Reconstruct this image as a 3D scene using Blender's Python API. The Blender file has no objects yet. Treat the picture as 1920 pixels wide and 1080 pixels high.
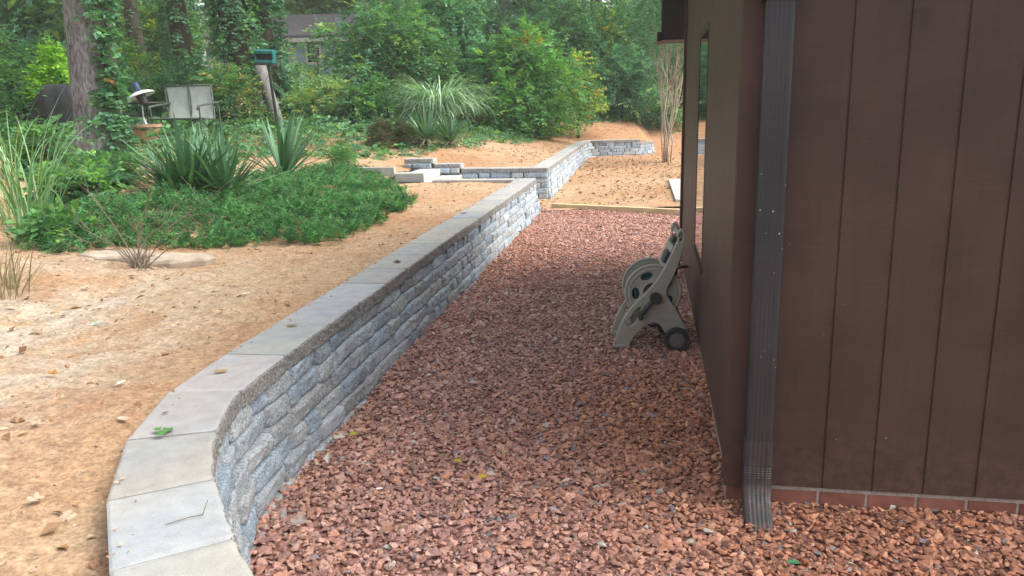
import bpy, bmesh, math, random
import numpy as np
from mathutils import Vector, Matrix, noise as mnoise

scene = bpy.context.scene
COL = scene.collection

# ------------------------------------------------------------------ camera
F = 1500.0; PITCH = math.atan((540 - 195.6) / 1500); ROLL = math.atan(.0227); H = 1.6
_X = np.array([1, 0, 0.]); _U = np.array([0, math.sin(PITCH), math.cos(PITCH)]); FW = np.array([0, math.cos(PITCH), -math.sin(PITCH)])
RT = math.cos(ROLL) * _X - math.sin(ROLL) * _U
UP = math.cos(ROLL) * _U + math.sin(ROLL) * _X
EYE = np.array([0, 0, H])
cam = bpy.data.cameras.new('camera'); cam.sensor_width = 36; cam.lens = 36 * F / 1920
cam.clip_start = .05; cam.clip_end = 2000
camo = bpy.data.objects.new('camera', cam); COL.objects.link(camo); scene.camera = camo
M = Matrix(((RT[0], UP[0], -FW[0], 0), (RT[1], UP[1], -FW[1], 0), (RT[2], UP[2], -FW[2], H), (0, 0, 0, 1)))
camo.matrix_world = M

# ------------------------------------------------------------------ light
SUN_EL, SUN_AZ = math.radians(50), math.radians(96)     # azimuth clockwise from +Y
scene.view_settings.view_transform = 'Standard'; scene.view_settings.look = 'None'
scene.view_settings.exposure = 1.28; scene.view_settings.gamma = 1
w = bpy.data.worlds.new('World'); scene.world = w; w.use_nodes = True
nt = w.node_tree; bg = nt.nodes['Background']
sky = nt.nodes.new('ShaderNodeTexSky'); sky.sky_type = 'NISHITA'; sky.sun_disc = False
sky.sun_elevation = SUN_EL; sky.sun_rotation = SUN_AZ; sky.air_density = 1.0; sky.dust_density = 4.0; sky.ozone_density = 1.0
hsv = nt.nodes.new('ShaderNodeHueSaturation'); hsv.inputs['Saturation'].default_value = .45      # thin overcast
nt.links.new(sky.outputs[0], hsv.inputs['Color']); nt.links.new(hsv.outputs[0], bg.inputs[0]); bg.inputs[1].default_value = .15
sl = bpy.data.lights.new('sun', 'SUN'); sl.energy = 1.35; sl.angle = math.radians(50); sl.color = (1, .95, .86)
so = bpy.data.objects.new('sun', sl); COL.objects.link(so)
sd = Vector((math.sin(SUN_AZ) * math.cos(SUN_EL), math.cos(SUN_AZ) * math.cos(SUN_EL), math.sin(SUN_EL)))
so.rotation_euler = sd.to_track_quat('Z', 'Y').to_euler(); so.location = (0, 0, 30)
scene.cycles.max_bounces = 8; scene.cycles.transparent_max_bounces = 6
scene.cycles.caustics_reflective = False; scene.cycles.caustics_refractive = False

# ------------------------------------------------------------------ helpers
def ray(x, y): return RT * (x - 960) / F - UP * (y - 540) / F + FW
def at(x, y, z=0.):
    d = ray(x, y); return EYE + d * ((z - H) / d[2])
def aty(x, y, Y):
    d = ray(x, y); return EYE + d * (Y / d[1])
def at_plane(x, y, p0, n):
    d = ray(x, y); return EYE + d * (np.dot(np.array(p0) - EYE, n) / np.dot(d, n))

def tag(o, label=None, cat=None, group=None, kind=None):
    if label: o['label'] = label
    if cat: o['category'] = cat
    if group: o['group'] = group
    if kind: o['kind'] = kind
    return o
def empty(name, loc, rz=0):
    o = bpy.data.objects.new(name, None); COL.objects.link(o); o.location = loc; o.rotation_euler.z = rz
    o.empty_display_size = .1
    return o
def mesh_np(name, V, Fc, mat, parent=None, col=None, smooth=False):
    """V (n,3); Fc (m,k) array or list of faces; col (n,3) per-vertex own colour"""
    me = bpy.data.meshes.new(name)
    if isinstance(Fc, np.ndarray):
        V = np.ascontiguousarray(V, np.float32); m, k = Fc.shape
        me.vertices.add(len(V)); me.vertices.foreach_set('co', V.ravel())
        me.loops.add(m * k); me.loops.foreach_set('vertex_index', np.ascontiguousarray(Fc, np.int32).ravel())
        me.polygons.add(m); me.polygons.foreach_set('loop_start', np.arange(0, m * k, k, dtype=np.int32))
        me.update(calc_edges=True)
    else:
        me.from_pydata([tuple(v) for v in V], [], [tuple(f) for f in Fc]); me.update()
    if col is not None:
        a = me.attributes.new('tint', 'FLOAT_COLOR', 'POINT')
        c4 = np.ones((len(V), 4), np.float32); c4[:, :3] = col
        a.data.foreach_set('color', c4.ravel())
    me.polygons.foreach_set('use_smooth', np.full(len(me.polygons), bool(smooth)))
    me.validate()
    if mat: me.materials.append(mat)
    o = bpy.data.objects.new(name, me); COL.objects.link(o)
    if parent: o.parent = parent
    return o
class MB:
    """collects simple shapes for one mesh"""
    def __init__(s): s.bm = bmesh.new()
    def box(s, c, size, rot=None, bev=0.):
        r = bmesh.ops.create_cube(s.bm, size=1.0)
        vs = r['verts']
        mat = Matrix.Translation(Vector(c)) @ (rot.to_4x4() if rot else Matrix.Identity(4)) @ Matrix.Diagonal((*size, 1))
        bmesh.ops.transform(s.bm, matrix=mat, verts=vs)
        if bev > 0:
            es = {e for v in vs for e in v.link_edges}
            bmesh.ops.bevel(s.bm, geom=list(es), offset=bev, segments=2, affect='EDGES', profile=.6)
        return s
    def bar(s, a, b, wd, th, bev=0.):
        a = Vector(a); b = Vector(b); d = b - a
        q = d.to_track_quat('Z', 'Y').to_matrix()
        return s.box((a + b) / 2, (wd, th, d.length), q, bev)
    def tube(s, pts, r, n=8, caps=True):
        pts = [Vector(p) for p in pts]; rs = r if hasattr(r, '__len__') else [r] * len(pts)
        rings = []; up = None
        for i, p in enumerate(pts):
            t = (pts[min(i + 1, len(pts) - 1)] - pts[max(i - 1, 0)]).normalized()
            if up is None:
                up = Vector((0, 0, 1)) if abs(t.z) < .9 else Vector((1, 0, 0))
            x = t.cross(up).normalized(); up = x.cross(t).normalized()
            rings.append([s.bm.verts.new(p + (x * math.cos(k * 2 * math.pi / n) + up * math.sin(k * 2 * math.pi / n)) * rs[i]) for k in range(n)])
        for a, b in zip(rings, rings[1:]):
            for k in range(n):
                s.bm.faces.new((a[k], a[(k + 1) % n], b[(k + 1) % n], b[k]))
        if caps:
            s.bm.faces.new(rings[0][::-1]); s.bm.faces.new(rings[-1])
        return s
    def lathe(s, prof, n=20, M4=None):
        rings = []
        M4 = M4 or Matrix.Identity(4)
        for r, z in prof:
            rings.append([s.bm.verts.new(M4 @ Vector((r * math.cos(k * 2 * math.pi / n), r * math.sin(k * 2 * math.pi / n), z))) for k in range(n)])
        for a, b in zip(rings, rings[1:]):
            for k in range(n):
                s.bm.faces.new((a[k], a[(k + 1) % n], b[(k + 1) % n], b[k]))
        s.bm.faces.new(rings[0][::-1]); s.bm.faces.new(rings[-1])
        return s
    def poly(s, pts):
        s.bm.faces.new([s.bm.verts.new(Vector(p)) for p in pts]); return s
    def build(s, name, mat, parent=None, smooth=False):
        me = bpy.data.meshes.new(name); bmesh.ops.recalc_face_normals(s.bm, faces=s.bm.faces)
        s.bm.to_mesh(me); s.bm.free()
        if smooth:
            for p in me.polygons: p.use_smooth = True
        if mat: me.materials.append(mat)
        o = bpy.data.objects.new(name, me); COL.objects.link(o)
        if parent: o.parent = parent
        return o
def curve_plate(name, outer, holes, thick, bev, mat, parent=None, M4=None):
    """flat plate with holes: 2D filled curve (x,z plane) given thickness, turned into a mesh"""
    cu = bpy.data.curves.new(name, 'CURVE'); cu.dimensions = '2D'; cu.fill_mode = 'BOTH'
    cu.extrude = thick / 2 - bev; cu.bevel_depth = bev; cu.bevel_resolution = 2; cu.offset = -bev
    for pts in [outer] + holes:
        sp = cu.splines.new('POLY'); sp.points.add(len(pts) - 1); sp.use_cyclic_u = True
        for p, q in zip(sp.points, pts): p.co = (q[0], q[1], 0, 1)
    tmp = bpy.data.objects.new('tmp', cu); COL.objects.link(tmp)
    dg = bpy.context.evaluated_depsgraph_get(); dg.update()
    me = bpy.data.meshes.new_from_object(tmp.evaluated_get(dg))
    bpy.data.objects.remove(tmp); bpy.data.curves.remove(cu)
    R = Matrix.Rotation(math.pi / 2, 4, 'X')
    me.transform((M4 or Matrix.Identity(4)) @ R)
    me.name = name; me.materials.clear(); me.materials.append(mat)
    o = bpy.data.objects.new(name, me); COL.objects.link(o)
    if parent: o.parent = parent
    return o
def catmull(pts, n):
    P = [np.array(p, float) for p in pts]; P = [2 * P[0] - P[1]] + P + [2 * P[-1] - P[-2]]
    out = []
    for i in range(1, len(P) - 2):
        a, b, c, d = P[i - 1], P[i], P[i + 1], P[i + 2]
        for k in range(n):
            t = k / n
            out.append(.5 * (2 * b + (c - a) * t + (2 * a - 5 * b + 4 * c - d) * t * t + (3 * b - a - 3 * c + d) * t ** 3))
    out.append(P[-2]); return np.array(out)
class Path:
    def __init__(s, pts):
        s.p = np.array(pts, float); s.l = np.r_[0, np.cumsum(np.linalg.norm(np.diff(s.p, axis=0), axis=1))]; s.L = s.l[-1]
    def pos(s, t):
        return np.stack([np.interp(t, s.l, s.p[:, 0]), np.interp(t, s.l, s.p[:, 1])], -1)
    def nrm(s, t):   # normal to the right of travel
        d = s.pos(np.clip(np.asarray(t) + .06, 0, s.L)) - s.pos(np.clip(np.asarray(t) - .06, 0, s.L))
        d /= np.linalg.norm(d, axis=-1, keepdims=True)
        return np.stack([d[..., 1], -d[..., 0]], -1)
    def near(s, q):
        tt = np.linspace(0, s.L, 1500); return tt[np.argmin(np.linalg.norm(s.pos(tt) - np.array(q)[:2], axis=1))]
def seg_dist(x, y, poly):
    x = np.asarray(x, float); y = np.asarray(y, float); d = np.full(np.broadcast(x, y).shape, 1e9)
    for a, b in zip(poly[:-1], poly[1:]):
        ab = b - a; t = np.clip(((x - a[0]) * ab[0] + (y - a[1]) * ab[1]) / (ab @ ab), 0, 1)
        d = np.minimum(d, np.hypot(x - a[0] - t * ab[0], y - a[1] - t * ab[1]))
    return d
def inside(x, y, poly):
    r = np.zeros(np.shape(x), bool); n = len(poly)
    for i in range(n):
        x1, y1 = poly[i]; x2, y2 = poly[(i + 1) % n]
        if y1 == y2: continue
        c = ((y1 > y) != (y2 > y)) & (x < (x2 - x1) * (y - y1) / (y2 - y1) + x1); r ^= c
    return r
def vnoise(x, y, s, seed=0):
    """smooth value noise, vectorised"""
    x = np.asarray(x) * s + seed * 17.3; y = np.asarray(y) * s + seed * 9.1
    xi = np.floor(x); yi = np.floor(y); fx = x - xi; fy = y - yi
    fx = fx * fx * (3 - 2 * fx); fy = fy * fy * (3 - 2 * fy)
    h = lambda a, b: np.modf(np.abs(np.sin(a * 127.1 + b * 311.7 + seed * 3.7) * 43758.5453))[0]
    return (h(xi, yi) * (1 - fx) + h(xi + 1, yi) * fx) * (1 - fy) + (h(xi, yi + 1) * (1 - fx) + h(xi + 1, yi + 1) * fx) * fy - .5

# ------------------------------------------------------------------ materials
class N:
    def __init__(s, name):
        s.m = bpy.data.materials.new(name); s.m.use_nodes = True; s.t = s.m.node_tree
        s.b = s.t.nodes['Principled BSDF']; s.o = s.t.nodes['Material Output']
    def n(s, typ, **kw):
        nd = s.t.nodes.new(typ)
        for k, v in kw.items(): setattr(nd, k, v)
        return nd
    def l(s, a, b): s.t.links.new(a, b)
    def coord(s, kind='Object'):
        if not hasattr(s, '_c'): s._c = s.n('ShaderNodeTexCoord')
        return s._c.outputs[kind]
    def world(s):
        if not hasattr(s, '_g'): s._g = s.n('ShaderNodeNewGeometry')
        return s._g.outputs['Position']
    def noise(s, scale, detail=4, rough=.55, vec=None):
        nd = s.n('ShaderNodeTexNoise'); nd.inputs['Scale'].default_value = scale; nd.inputs['Detail'].default_value = detail
        nd.inputs['Roughness'].default_value = rough; s.l(vec or s.world(), nd.inputs['Vector']); return nd.outputs[0]
    def ramp(s, src, stops, interp='LINEAR'):
        nd = s.n('ShaderNodeValToRGB'); cr = nd.color_ramp; cr.interpolation = interp
        while len(cr.elements) < len(stops): cr.elements.new(.5)
        for e, (p, c) in zip(cr.elements, stops):
            e.position = p; e.color = (*c, 1) if hasattr(c, '__len__') else (c, c, c, 1)
        s.l(src, nd.inputs[0]); return nd.outputs[0]
    def mix(s, a, b, fac, mode='MIX'):
        nd = s.n('ShaderNodeMix', data_type='RGBA', blend_type=mode)
        for sock, v in ((nd.inputs[6], a), (nd.inputs[7], b)):
            if isinstance(v, (tuple, list)): sock.default_value = (*v, 1)
            else: s.l(v, sock)
        if isinstance(fac, (int, float)): nd.inputs[0].default_value = fac
        else: s.l(fac, nd.inputs[0])
        return nd.outputs[2]
    def attr(s, name='tint'):
        nd = s.n('ShaderNodeAttribute', attribute_name=name); return nd.outputs['Color']
    def bump(s, h, strength=.4, dist=.01):
        nd = s.n('ShaderNodeBump'); nd.inputs['Strength'].default_value = strength; nd.inputs['Distance'].default_value = dist
        s.l(h, nd.inputs['Height']); s.l(nd.outputs[0], s.b.inputs['Normal'])
    def set(s, col=None, rough=.7, spec=.3, metal=0.):
        if col is not None:
            if isinstance(col, (tuple, list)): s.b.inputs['Base Color'].default_value = (*col, 1)
            else: s.l(col, s.b.inputs['Base Color'])
        s.b.inputs['Roughness'].default_value = rough; s.b.inputs['Specular IOR Level'].default_value = spec
        s.b.inputs['Metallic'].default_value = metal
        return s
def simple(name, col, rough=.6, spec=.4, metal=0., var=.25, scale=12):
    m = N(name); n1 = m.noise(scale, 5)
    dk = tuple(c * (1 - var) for c in col); lt = tuple(min(1, c * (1 + var)) for c in col)
    m.set(m.ramp(n1, [(.3, dk), (.7, lt)]), rough, spec, metal); m.bump(m.noise(scale * 6, 3), .12, .004)
    return m.m
def leafmat(name, trans=.3, rough=.5, spec=.35):
    m = N(name); c = m.attr(); m.set(c, rough, spec)
    tr = m.n('ShaderNodeBsdfTranslucent'); c2 = m.mix(c, (1.25, 1.25, .55), 1.0, 'MULTIPLY'); m.l(c2, tr.inputs[0])
    mx = m.n('ShaderNodeMixShader'); mx.inputs[0].default_value = trans
    m.l(m.b.outputs[0], mx.inputs[1]); m.l(tr.outputs[0], mx.inputs[2]); m.l(mx.outputs[0], m.o.inputs[0])
    return m.m
MAT = {}
MAT['leaf'] = leafmat('leaf', .4)
MAT['blade'] = leafmat('blade', .18, .45, .4)
MAT['litter'] = leafmat('litter', .12, .8, .2)
MAT['gravel'] = None
m = N('gravel'); g = m.mix(m.attr(), m.ramp(m.noise(90, 4), [(.3, .72), (.7, 1.25)]), 1.0, 'MULTIPLY'); m.set(g, .85, .25); m.bump(m.noise(160, 3), .35, .003); MAT['gravel'] = m.m
m = N('gravel_floor'); m.set(m.ramp(m.noise(40, 5), [(.3, (.22, .11, .085)), (.7, (.40, .21, .165))]), .95, .1); MAT['gravel_floor'] = m.m
# earth: red clay with pale sandy dust
m = N('earth'); n1 = m.noise(.55, 5, .6); n2 = m.noise(5, 8, .7); n3 = m.noise(60, 4, .7)
c = m.ramp(n1, [(.36, (.42, .245, .135)), (.6, (.49, .345, .215))])
sx = m.n('ShaderNodeSeparateXYZ'); m.l(m.world(), sx.inputs[0]); mx_ = m.n('ShaderNodeMapRange'); mx_.inputs[1].default_value = -1.5; mx_.inputs[2].default_value = -2.2; m.l(sx.outputs[0], mx_.inputs[0]); my_ = m.n('ShaderNodeMapRange'); my_.inputs[1].default_value = 6.2; my_.inputs[2].default_value = 4.6; m.l(sx.outputs[1], my_.inputs[0])
c = m.mix(c, (.55, .47, .37), m.mix(m.mix(mx_.outputs[0], my_.outputs[0], 1., 'MULTIPLY'), m.ramp(m.noise(1.1, 7, .68), [(.42, 0.), (.56, .95)]), 1., 'MULTIPLY'))     # pale sand
sp = m.n('ShaderNodeSeparateXYZ'); m.l(m.world(), sp.inputs[0]); mr = m.n('ShaderNodeMapRange'); mr.inputs[1].default_value = 17; mr.inputs[2].default_value = 24; m.l(sp.outputs[1], mr.inputs[0])
c = m.mix(c, (.47, .25, .14), m.mix(mr.outputs[0], (.8, .8, .8), 1., 'MULTIPLY'))        # redder clay on the cut bank
c = m.mix(c, (.32, .14, .065), m.ramp(n2, [(.5, 0.), (.75, .6)]))
c = m.mix(c, m.ramp(n3, [(.25, .5), (.72, 1.28)]), 1., 'MULTIPLY'); c = m.mix(c, m.ramp(m.noise(19, 5, .7), [(.32, .66), (.6, 1.12)]), 1., 'MULTIPLY')
m.set(c, .95, .1); m.bump(m.mix(n2, n3, .5), .7, .02); MAT['earth'] = m.m
m = N('clod'); m.set(m.mix(m.attr(), m.ramp(m.noise(120, 3), [(.3, .75), (.7, 1.2)]), 1., 'MULTIPLY'), .95, .1); MAT['clod'] = m.m
# split-face concrete block
m = N('split_block'); s1 = m.noise(95, 3, .75); s2 = m.noise(330, 2, .6); s3 = m.noise(7, 4)
c = m.mix(m.attr(), m.ramp(s1, [(.34, .46), (.5, 1.0), (.66, 1.38)]), 1., 'MULTIPLY')
c = m.mix(c, m.ramp(s2, [(.35, .68), (.65, 1.25)]), 1., 'MULTIPLY')
c = m.mix(c, m.ramp(s3, [(.3, .82), (.7, 1.12)]), 1., 'MULTIPLY')
m.set(c, .9, .2); m.bump(m.mix(s1, s2, .4), .8, .012); MAT['block'] = m.m
# smooth concrete caps: tan blending into blue grey, wear
m = N('cap_concrete'); s1 = m.noise(2.3, 3, .5); s2 = m.noise(260, 3, .7); s3 = m.noise(14, 5, .6)
c = m.ramp(s1, [(.36, (.41, .425, .42)), (.5, (.44, .437, .41)), (.64, (.46, .44, .395))])
c = m.mix(c, m.ramp(s2, [(.3, .84), (.7, 1.1)]), 1., 'MULTIPLY'); c = m.mix(c, m.ramp(s3, [(.3, .86), (.7, 1.08)]), 1., 'MULTIPLY')
c = m.mix(c, m.attr(), 1., 'MULTIPLY'); c = m.mix(c, (.9, .9, .9), 1., 'MULTIPLY')
vor = m.n('ShaderNodeTexVoronoi'); vor.inputs['Scale'].default_value = 24; m.l(m.world(), vor.inputs['Vector'])
c = m.mix(c, (.17, .16, .15), m.mix(m.ramp(vor.outputs['Distance'], [(.06, .7), (.12, 0.)]), m.ramp(m.noise(5, 3), [(.48, 0.), (.55, 1.)]), 1., 'MULTIPLY'))
m.set(c, .85, .25); m.bump(s2, .35, .003); MAT['cap'] = m.m
# painted brown siding with paint flecks
def siding(name, col, flecks=True, rough=.55, fs=17, ft=.5):
    m = N(name); s1 = m.noise(3, 4); mp = m.n('ShaderNodeMapping'); mp.inputs['Scale'].default_value = (60, 60, 3); m.l(m.world(), mp.inputs[0])
    gr = m.noise(1, 5, .6, mp.outputs[0]); hz = m.n('ShaderNodeMapping'); hz.inputs['Scale'].default_value = (8, 8, 260); m.l(m.world(), hz.inputs[0])
    hn = m.noise(1, 3, .6, hz.outputs[0])
    c = m.mix(tuple(x * .8 for x in col), tuple(x * 1.2 for x in col), m.ramp(s1, [(.3, 0.), (.7, 1.)]))
    c = m.mix(c, m.ramp(gr, [(.3, .93), (.7, 1.07)]), 1., 'MULTIPLY'); c = m.mix(c, m.ramp(hn, [(.3, .9), (.7, 1.12)]), 1., 'MULTIPLY')
    if flecks:
        v = m.n('ShaderNodeTexVoronoi'); v.inputs['Scale'].default_value = fs; v.inputs['Randomness'].default_value = 1; m.l(m.world(), v.inputs['Vector'])
        keep = m.ramp(m.noise(.9, 2), [(ft, 0.), (ft + .1, 1.)]); dot = m.ramp(v.outputs['Distance'], [(.0026 * fs, 1.), (.0035 * fs, 0.)])
        c = m.mix(c, (.62, .58, .52), m.mix(dot, keep, 1., 'MULTIPLY'))
    sz = m.n('ShaderNodeSeparateXYZ'); m.l(m.world(), sz.inputs[0]); mz = m.n('ShaderNodeMapRange'); mz.inputs[1].default_value = .42; mz.inputs[2].default_value = .06; m.l(sz.outputs[2], mz.inputs[0])
    c = m.mix(c, (.19, .10, .07), m.mix(mz.outputs[0], m.ramp(m.noise(22, 6, .7), [(.42, .05), (.72, .6)]), 1., 'MULTIPLY'))     # splashed dust along the bottom
    m.set(c, rough, .4); m.bump(m.mix(gr, hn, .5), .25, .003); return m.m
MAT['siding'] = siding('siding', (.069, .037, .028), True, .55, 17, .56)
MAT['trim'] = siding('trim', (.072, .039, .029), False)
MAT['downspout'] = siding('downspout', (.036, .034, .036), True, .45, 34, .47)
MAT['elbow'] = siding('elbow', (.050, .050, .052), True, .36, 34, .52)  # lightened against the downspout: sky sheen of the tilted face put into colour
MAT['dark_trim'] = siding('dark_trim', (.030, .023, .022), False)
MAT['groove'] = simple('groove', (.022, .012, .010), .8)
m = N('brick'); n1 = m.noise(14, 5); c = m.mix(m.attr(), m.ramp(n1, [(.3, .75), (.7, 1.2)]), 1., 'MULTIPLY'); m.set(c, .9, .2); m.bump(m.noise(120, 3), .4, .003); MAT['brick'] = m.m
MAT['mortar'] = simple('mortar', (.40, .34, .29), .95, .1, scale=60)
m = N('pane'); m.set((.012, .014, .014), .04, .6); m.b.inputs['IOR'].default_value = 1.52; MAT['pane'] = m.m
MAT['frame_white'] = simple('frame_white', (.45, .42, .38), .5)
MAT['bark'] = None
m = N('bark'); mp = m.n('ShaderNodeMapping'); mp.inputs['Scale'].default_value = (34, 34, 9); m.l(m.world(), mp.inputs[0])
n1 = m.noise(1, 6, .65, mp.outputs[0]); n2 = m.noise(4, 3)
c = m.mix(m.ramp(n1, [(.32, (.07, .066, .06)), (.5, (.21, .205, .20)), (.7, (.38, .375, .37))]), m.ramp(n2, [(.3, .75), (.7, 1.15)]), 1., 'MULTIPLY')
m.set(c, .95, .1); m.bump(n1, 1., .03); MAT['bark'] = m.m
MAT['dark_bark'] = simple('dark_bark', (.07, .058, .045), .95, .1, scale=18)
MAT['pale_bark'] = simple('pale_bark', (.36, .31, .24), .8, .2, scale=14)
MAT['twig'] = simple('twig', (.20, .16, .12), .9, .1, scale=40)
MAT['grey_wood'] = simple('grey_wood', (.19, .182, .178), .95, .1, scale=14)
MAT['timber'] = simple('timber', (.60, .48, .28), .8, .2, var=.15, scale=9)
MAT['step_concrete'] = simple('step_concrete', (.44, .435, .41), .9, .2, var=.12, scale=7)
MAT['flat_rock'] = simple('flat_rock', (.46, .38, .30), .95, .1, var=.3, scale=8)
MAT['reel'] = simple('reel', (.36, .335, .27), .5, .4, var=.08, scale=30)
MAT['reel_dark'] = simple('reel_dark', (.045, .043, .042), .5, .4, scale=30)
MAT['reel_hub'] = simple('reel_hub', (.17, .16, .135), .55, .4)
MAT['hose'] = simple('hose', (.030, .085, .082), .45, .5, scale=30)
MAT['black_metal'] = simple('black_metal', (.012, .012, .013), .45, .5)
MAT['cover'] = simple('cover', (.012, .013, .015), .5, .5, scale=5)
MAT['brass'] = simple('brass', (.20, .15, .09), .4, .5, .7)
MAT['red_metal'] = simple('red_metal', (.16, .05, .035), .5)
MAT['terracotta'] = simple('terracotta', (.40, .23, .16), .9, .2, scale=6)
MAT['white_paint'] = simple('white_paint', (.80, .80, .76), .45, .4, var=.05)
MAT['galv'] = simple('galv', (.27, .28, .29), .45, .5, .3)
MAT['sling'] = simple('sling', (.44, .47, .43), .8, .2, var=.12, scale=9)
MAT['chair_frame'] = simple('chair_frame', (.065, .085, .07), .5, .4)
MAT['teal'] = simple('teal', (.015, .14, .13), .5, .4)
MAT['blue_plastic'] = simple('blue_plastic', (.035, .065, .15), .4)
MAT['grey_siding'] = simple('grey_siding', (.27, .33, .37), .7, .2, var=.12, scale=3)
MAT['roofing'] = simple('roofing', (.10, .09, .10), .9, .1, scale=6)
MAT['orange_wood'] = simple('orange_wood', (.36, .12, .05), .8)
rng = np.random.default_rng(7); random.seed(7)

# ------------------------------------------------------------------ terrain
ZC = .515                                        # top of the cap stones
CAP_IN_PX = [(480, 1080), (445, 1010), (415, 930), (400, 870), (402, 830), (420, 780), (450, 735), (533, 668), (612, 611), (690, 555), (767, 500), (834, 453), (903, 405), (1006, 334)]
ci = [at(x, y, ZC)[:2] for x, y in CAP_IN_PX]
ci = [np.array([.15, .85]), np.array([-.30, 1.22])] + ci
LOW = Path(catmull(ci, 10))
e0 = LOW.pos(LOW.L); dl = e0 - LOW.pos(LOW.L - 2.0); dl /= np.linalg.norm(dl); nl = np.array([dl[1], -dl[0]])   # wall direction, right normal
u0 = at(1027, 318, ZC)[:2]; u1 = at(1103, 264, ZC)[:2]; u2 = at(1200, 297, 0)[:2]; u3 = at(1226, 294, 0)[:2]
u1 = at(1104, 300, 0)[:2] + np.array([-.05, 0.])
UPW = Path(np.array([u0, u0 * .7 + u1 * .3, u0 * .3 + u1 * .7, u1 - (u1 - u0) / np.linalg.norm(u1 - u0) * .4, u1 + np.array([.12, .12]), u1 * .7 + u2 * .3, u2, u3]))
WALLS = np.vstack([LOW.p[:-3:6], LOW.p[-1:]]), np.vstack([UPW.p])
STEPW = np.array([e0, e0 - nl * 1.5]), np.array([u0, u0 - nl * 1.5])
def gz(x, y):
    x = np.asarray(x, float); y = np.asarray(y, float)
    d = np.minimum(seg_dist(x, y, WALLS[0]), seg_dist(x, y, WALLS[1]))
    d = np.minimum(d, np.minimum(seg_dist(x, y, STEPW[0]), seg_dist(x, y, STEPW[1])))
    g = np.interp(y, [9, 14], [1.5, .0])
    f = .13 * np.maximum(0, d - .25 - g) + np.clip(y - 16, 0, 10) * .02 * np.clip(d / 2.5, 0, 1) + .02 * np.minimum(d, 1.5)
    f = .98 * np.tanh(f / .98)
    z = .465 + f - .05 * np.clip((3.0 - y) / 1.0, 0, 1) * np.clip(1.4 - d, 0, 1)
    z = z + np.clip(y - 40, 0, 60) * .03
    # right of the far wall's end the bank runs down to the lower yard
    k = np.clip((x - 4.02) / .42, 0, 1); zl = -.07 + np.clip(y - 23.95, 0, 6) * .36
    z = z * (1 - k) + np.minimum(z, zl) * k
    # the worn track along the wall
    return z
def gzn(x, y):
    z = gz(x, y)
    return z + vnoise(x, y, 1.3, 1) * .05 + vnoise(x, y, 4.5, 2) * .025 + vnoise(x, y, 11, 3) * .018 + vnoise(x, y, 27, 4) * .010
def lz(x, y):
    return .03 + np.clip(np.asarray(y) - 13, 0, 12) * .006 + vnoise(x, y, 1.5, 5) * .03 + vnoise(x, y, 6, 6) * .012
def og(px, py, off=0.):
    p = at(px, py, .6)
    for _ in range(25):
        p = .5 * p + .5 * at(px, py, min(1.45, float(gz(p[0], p[1])) + off))
    p[2] = float(gzn(p[0], p[1])); return p
mid_low = LOW.pos(np.linspace(0, LOW.L, 60)) - LOW.nrm(np.linspace(0, LOW.L, 60)) * .15
tt = np.linspace(0, UPW.L, 40); mid_up = UPW.pos(tt) - UPW.nrm(tt) * .10
back = e0 - nl * 2.35; back2 = u0 - nl * 2.35
UPPOLY = [(-60, -4), (.5, -4)] + [tuple(p) for p in mid_low] + [tuple(e0 - dl * .15 - nl * .15), tuple(back - dl * .15), tuple(back2 + dl * .15), tuple(u0 + dl * .15 - nl * .15)] + \
         [tuple(p) for p in mid_up[3:]] + [(4.45, 23.85), (6.5, 23.6), (60, 23), (60, 120), (-60, 120)]
def sheet(name, xs, ys, zf, keep, mat):
    X, Y = np.meshgrid(xs, ys); Z = zf(X, Y); V = np.stack([X, Y, Z], -1).reshape(-1, 3)
    nx = len(xs); i = np.arange(len(ys) - 1)[:, None] * nx + np.arange(nx - 1)[None]
    Fc = np.stack([i, i + 1, i + 1 + nx, i + nx], -1).reshape(-1, 4)
    c = V[Fc].mean(1); Fc = Fc[keep(c[:, 0], c[:, 1])]
    used = np.unique(Fc); mp = -np.ones(len(V), int); mp[used] = np.arange(len(used))
    return mesh_np(name, V[used], mp[Fc], mat, smooth=True)
xs = np.r_[np.linspace(-60, -9, 30)[:-1], np.arange(-9, -3, .12), np.arange(-3, 5.5, .05), np.linspace(5.5, 60, 40)]
ys = np.r_[np.arange(-4, 8, .06), np.arange(8, 22.5, .1), np.arange(22.5, 25.5, .05), np.arange(25.5, 30, .1), np.linspace(30, 120, 40)]
tag(sheet('ground', xs, ys, gzn, lambda x, y: inside(x, y, UPPOLY), MAT['earth']), kind='structure')
LOWPOLY = [(.9, 12.05), (60, 12.05), (60, 40), (4.6, 40), (3.9, 25.2), tuple(u2 + np.array([-.1, .15])), tuple(u1 + np.array([-.1, .1]))] + [tuple(u0 + np.array([-.1, 0]))] + [tuple(back2), tuple(back), tuple(e0 - nl * .1)]
tag(sheet('lower_yard', np.r_[np.arange(-3, 6, .1), np.linspace(6, 60, 20)], np.r_[np.arange(11.5, 26, .1), np.linspace(26, 40, 10)], lz,
          lambda x, y: inside(x, y, LOWPOLY), MAT['earth']), kind='structure')

# ------------------------------------------------------------------ the house frame of reference
HB = .075                                        # underside of the siding
C0 = at(1365, 905, HB)[:2]
_a = at(1444, 911, HB)[:2]; _b = at(1912, 939, HB)[:2]
fdir = (_b - _a) / np.linalg.norm(_b - _a)       # along the front wall, to the right
sdir = dl.copy()                                 # along the side wall, away from the camera
fn = np.array([fdir[1], -fdir[0]]);  fn = fn if fn[1] < 0 else -fn   # front wall outward
sn = np.array([-sdir[1], sdir[0]]);  sn = sn if sn[0] < 0 else -sn   # side wall outward (left)
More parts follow.
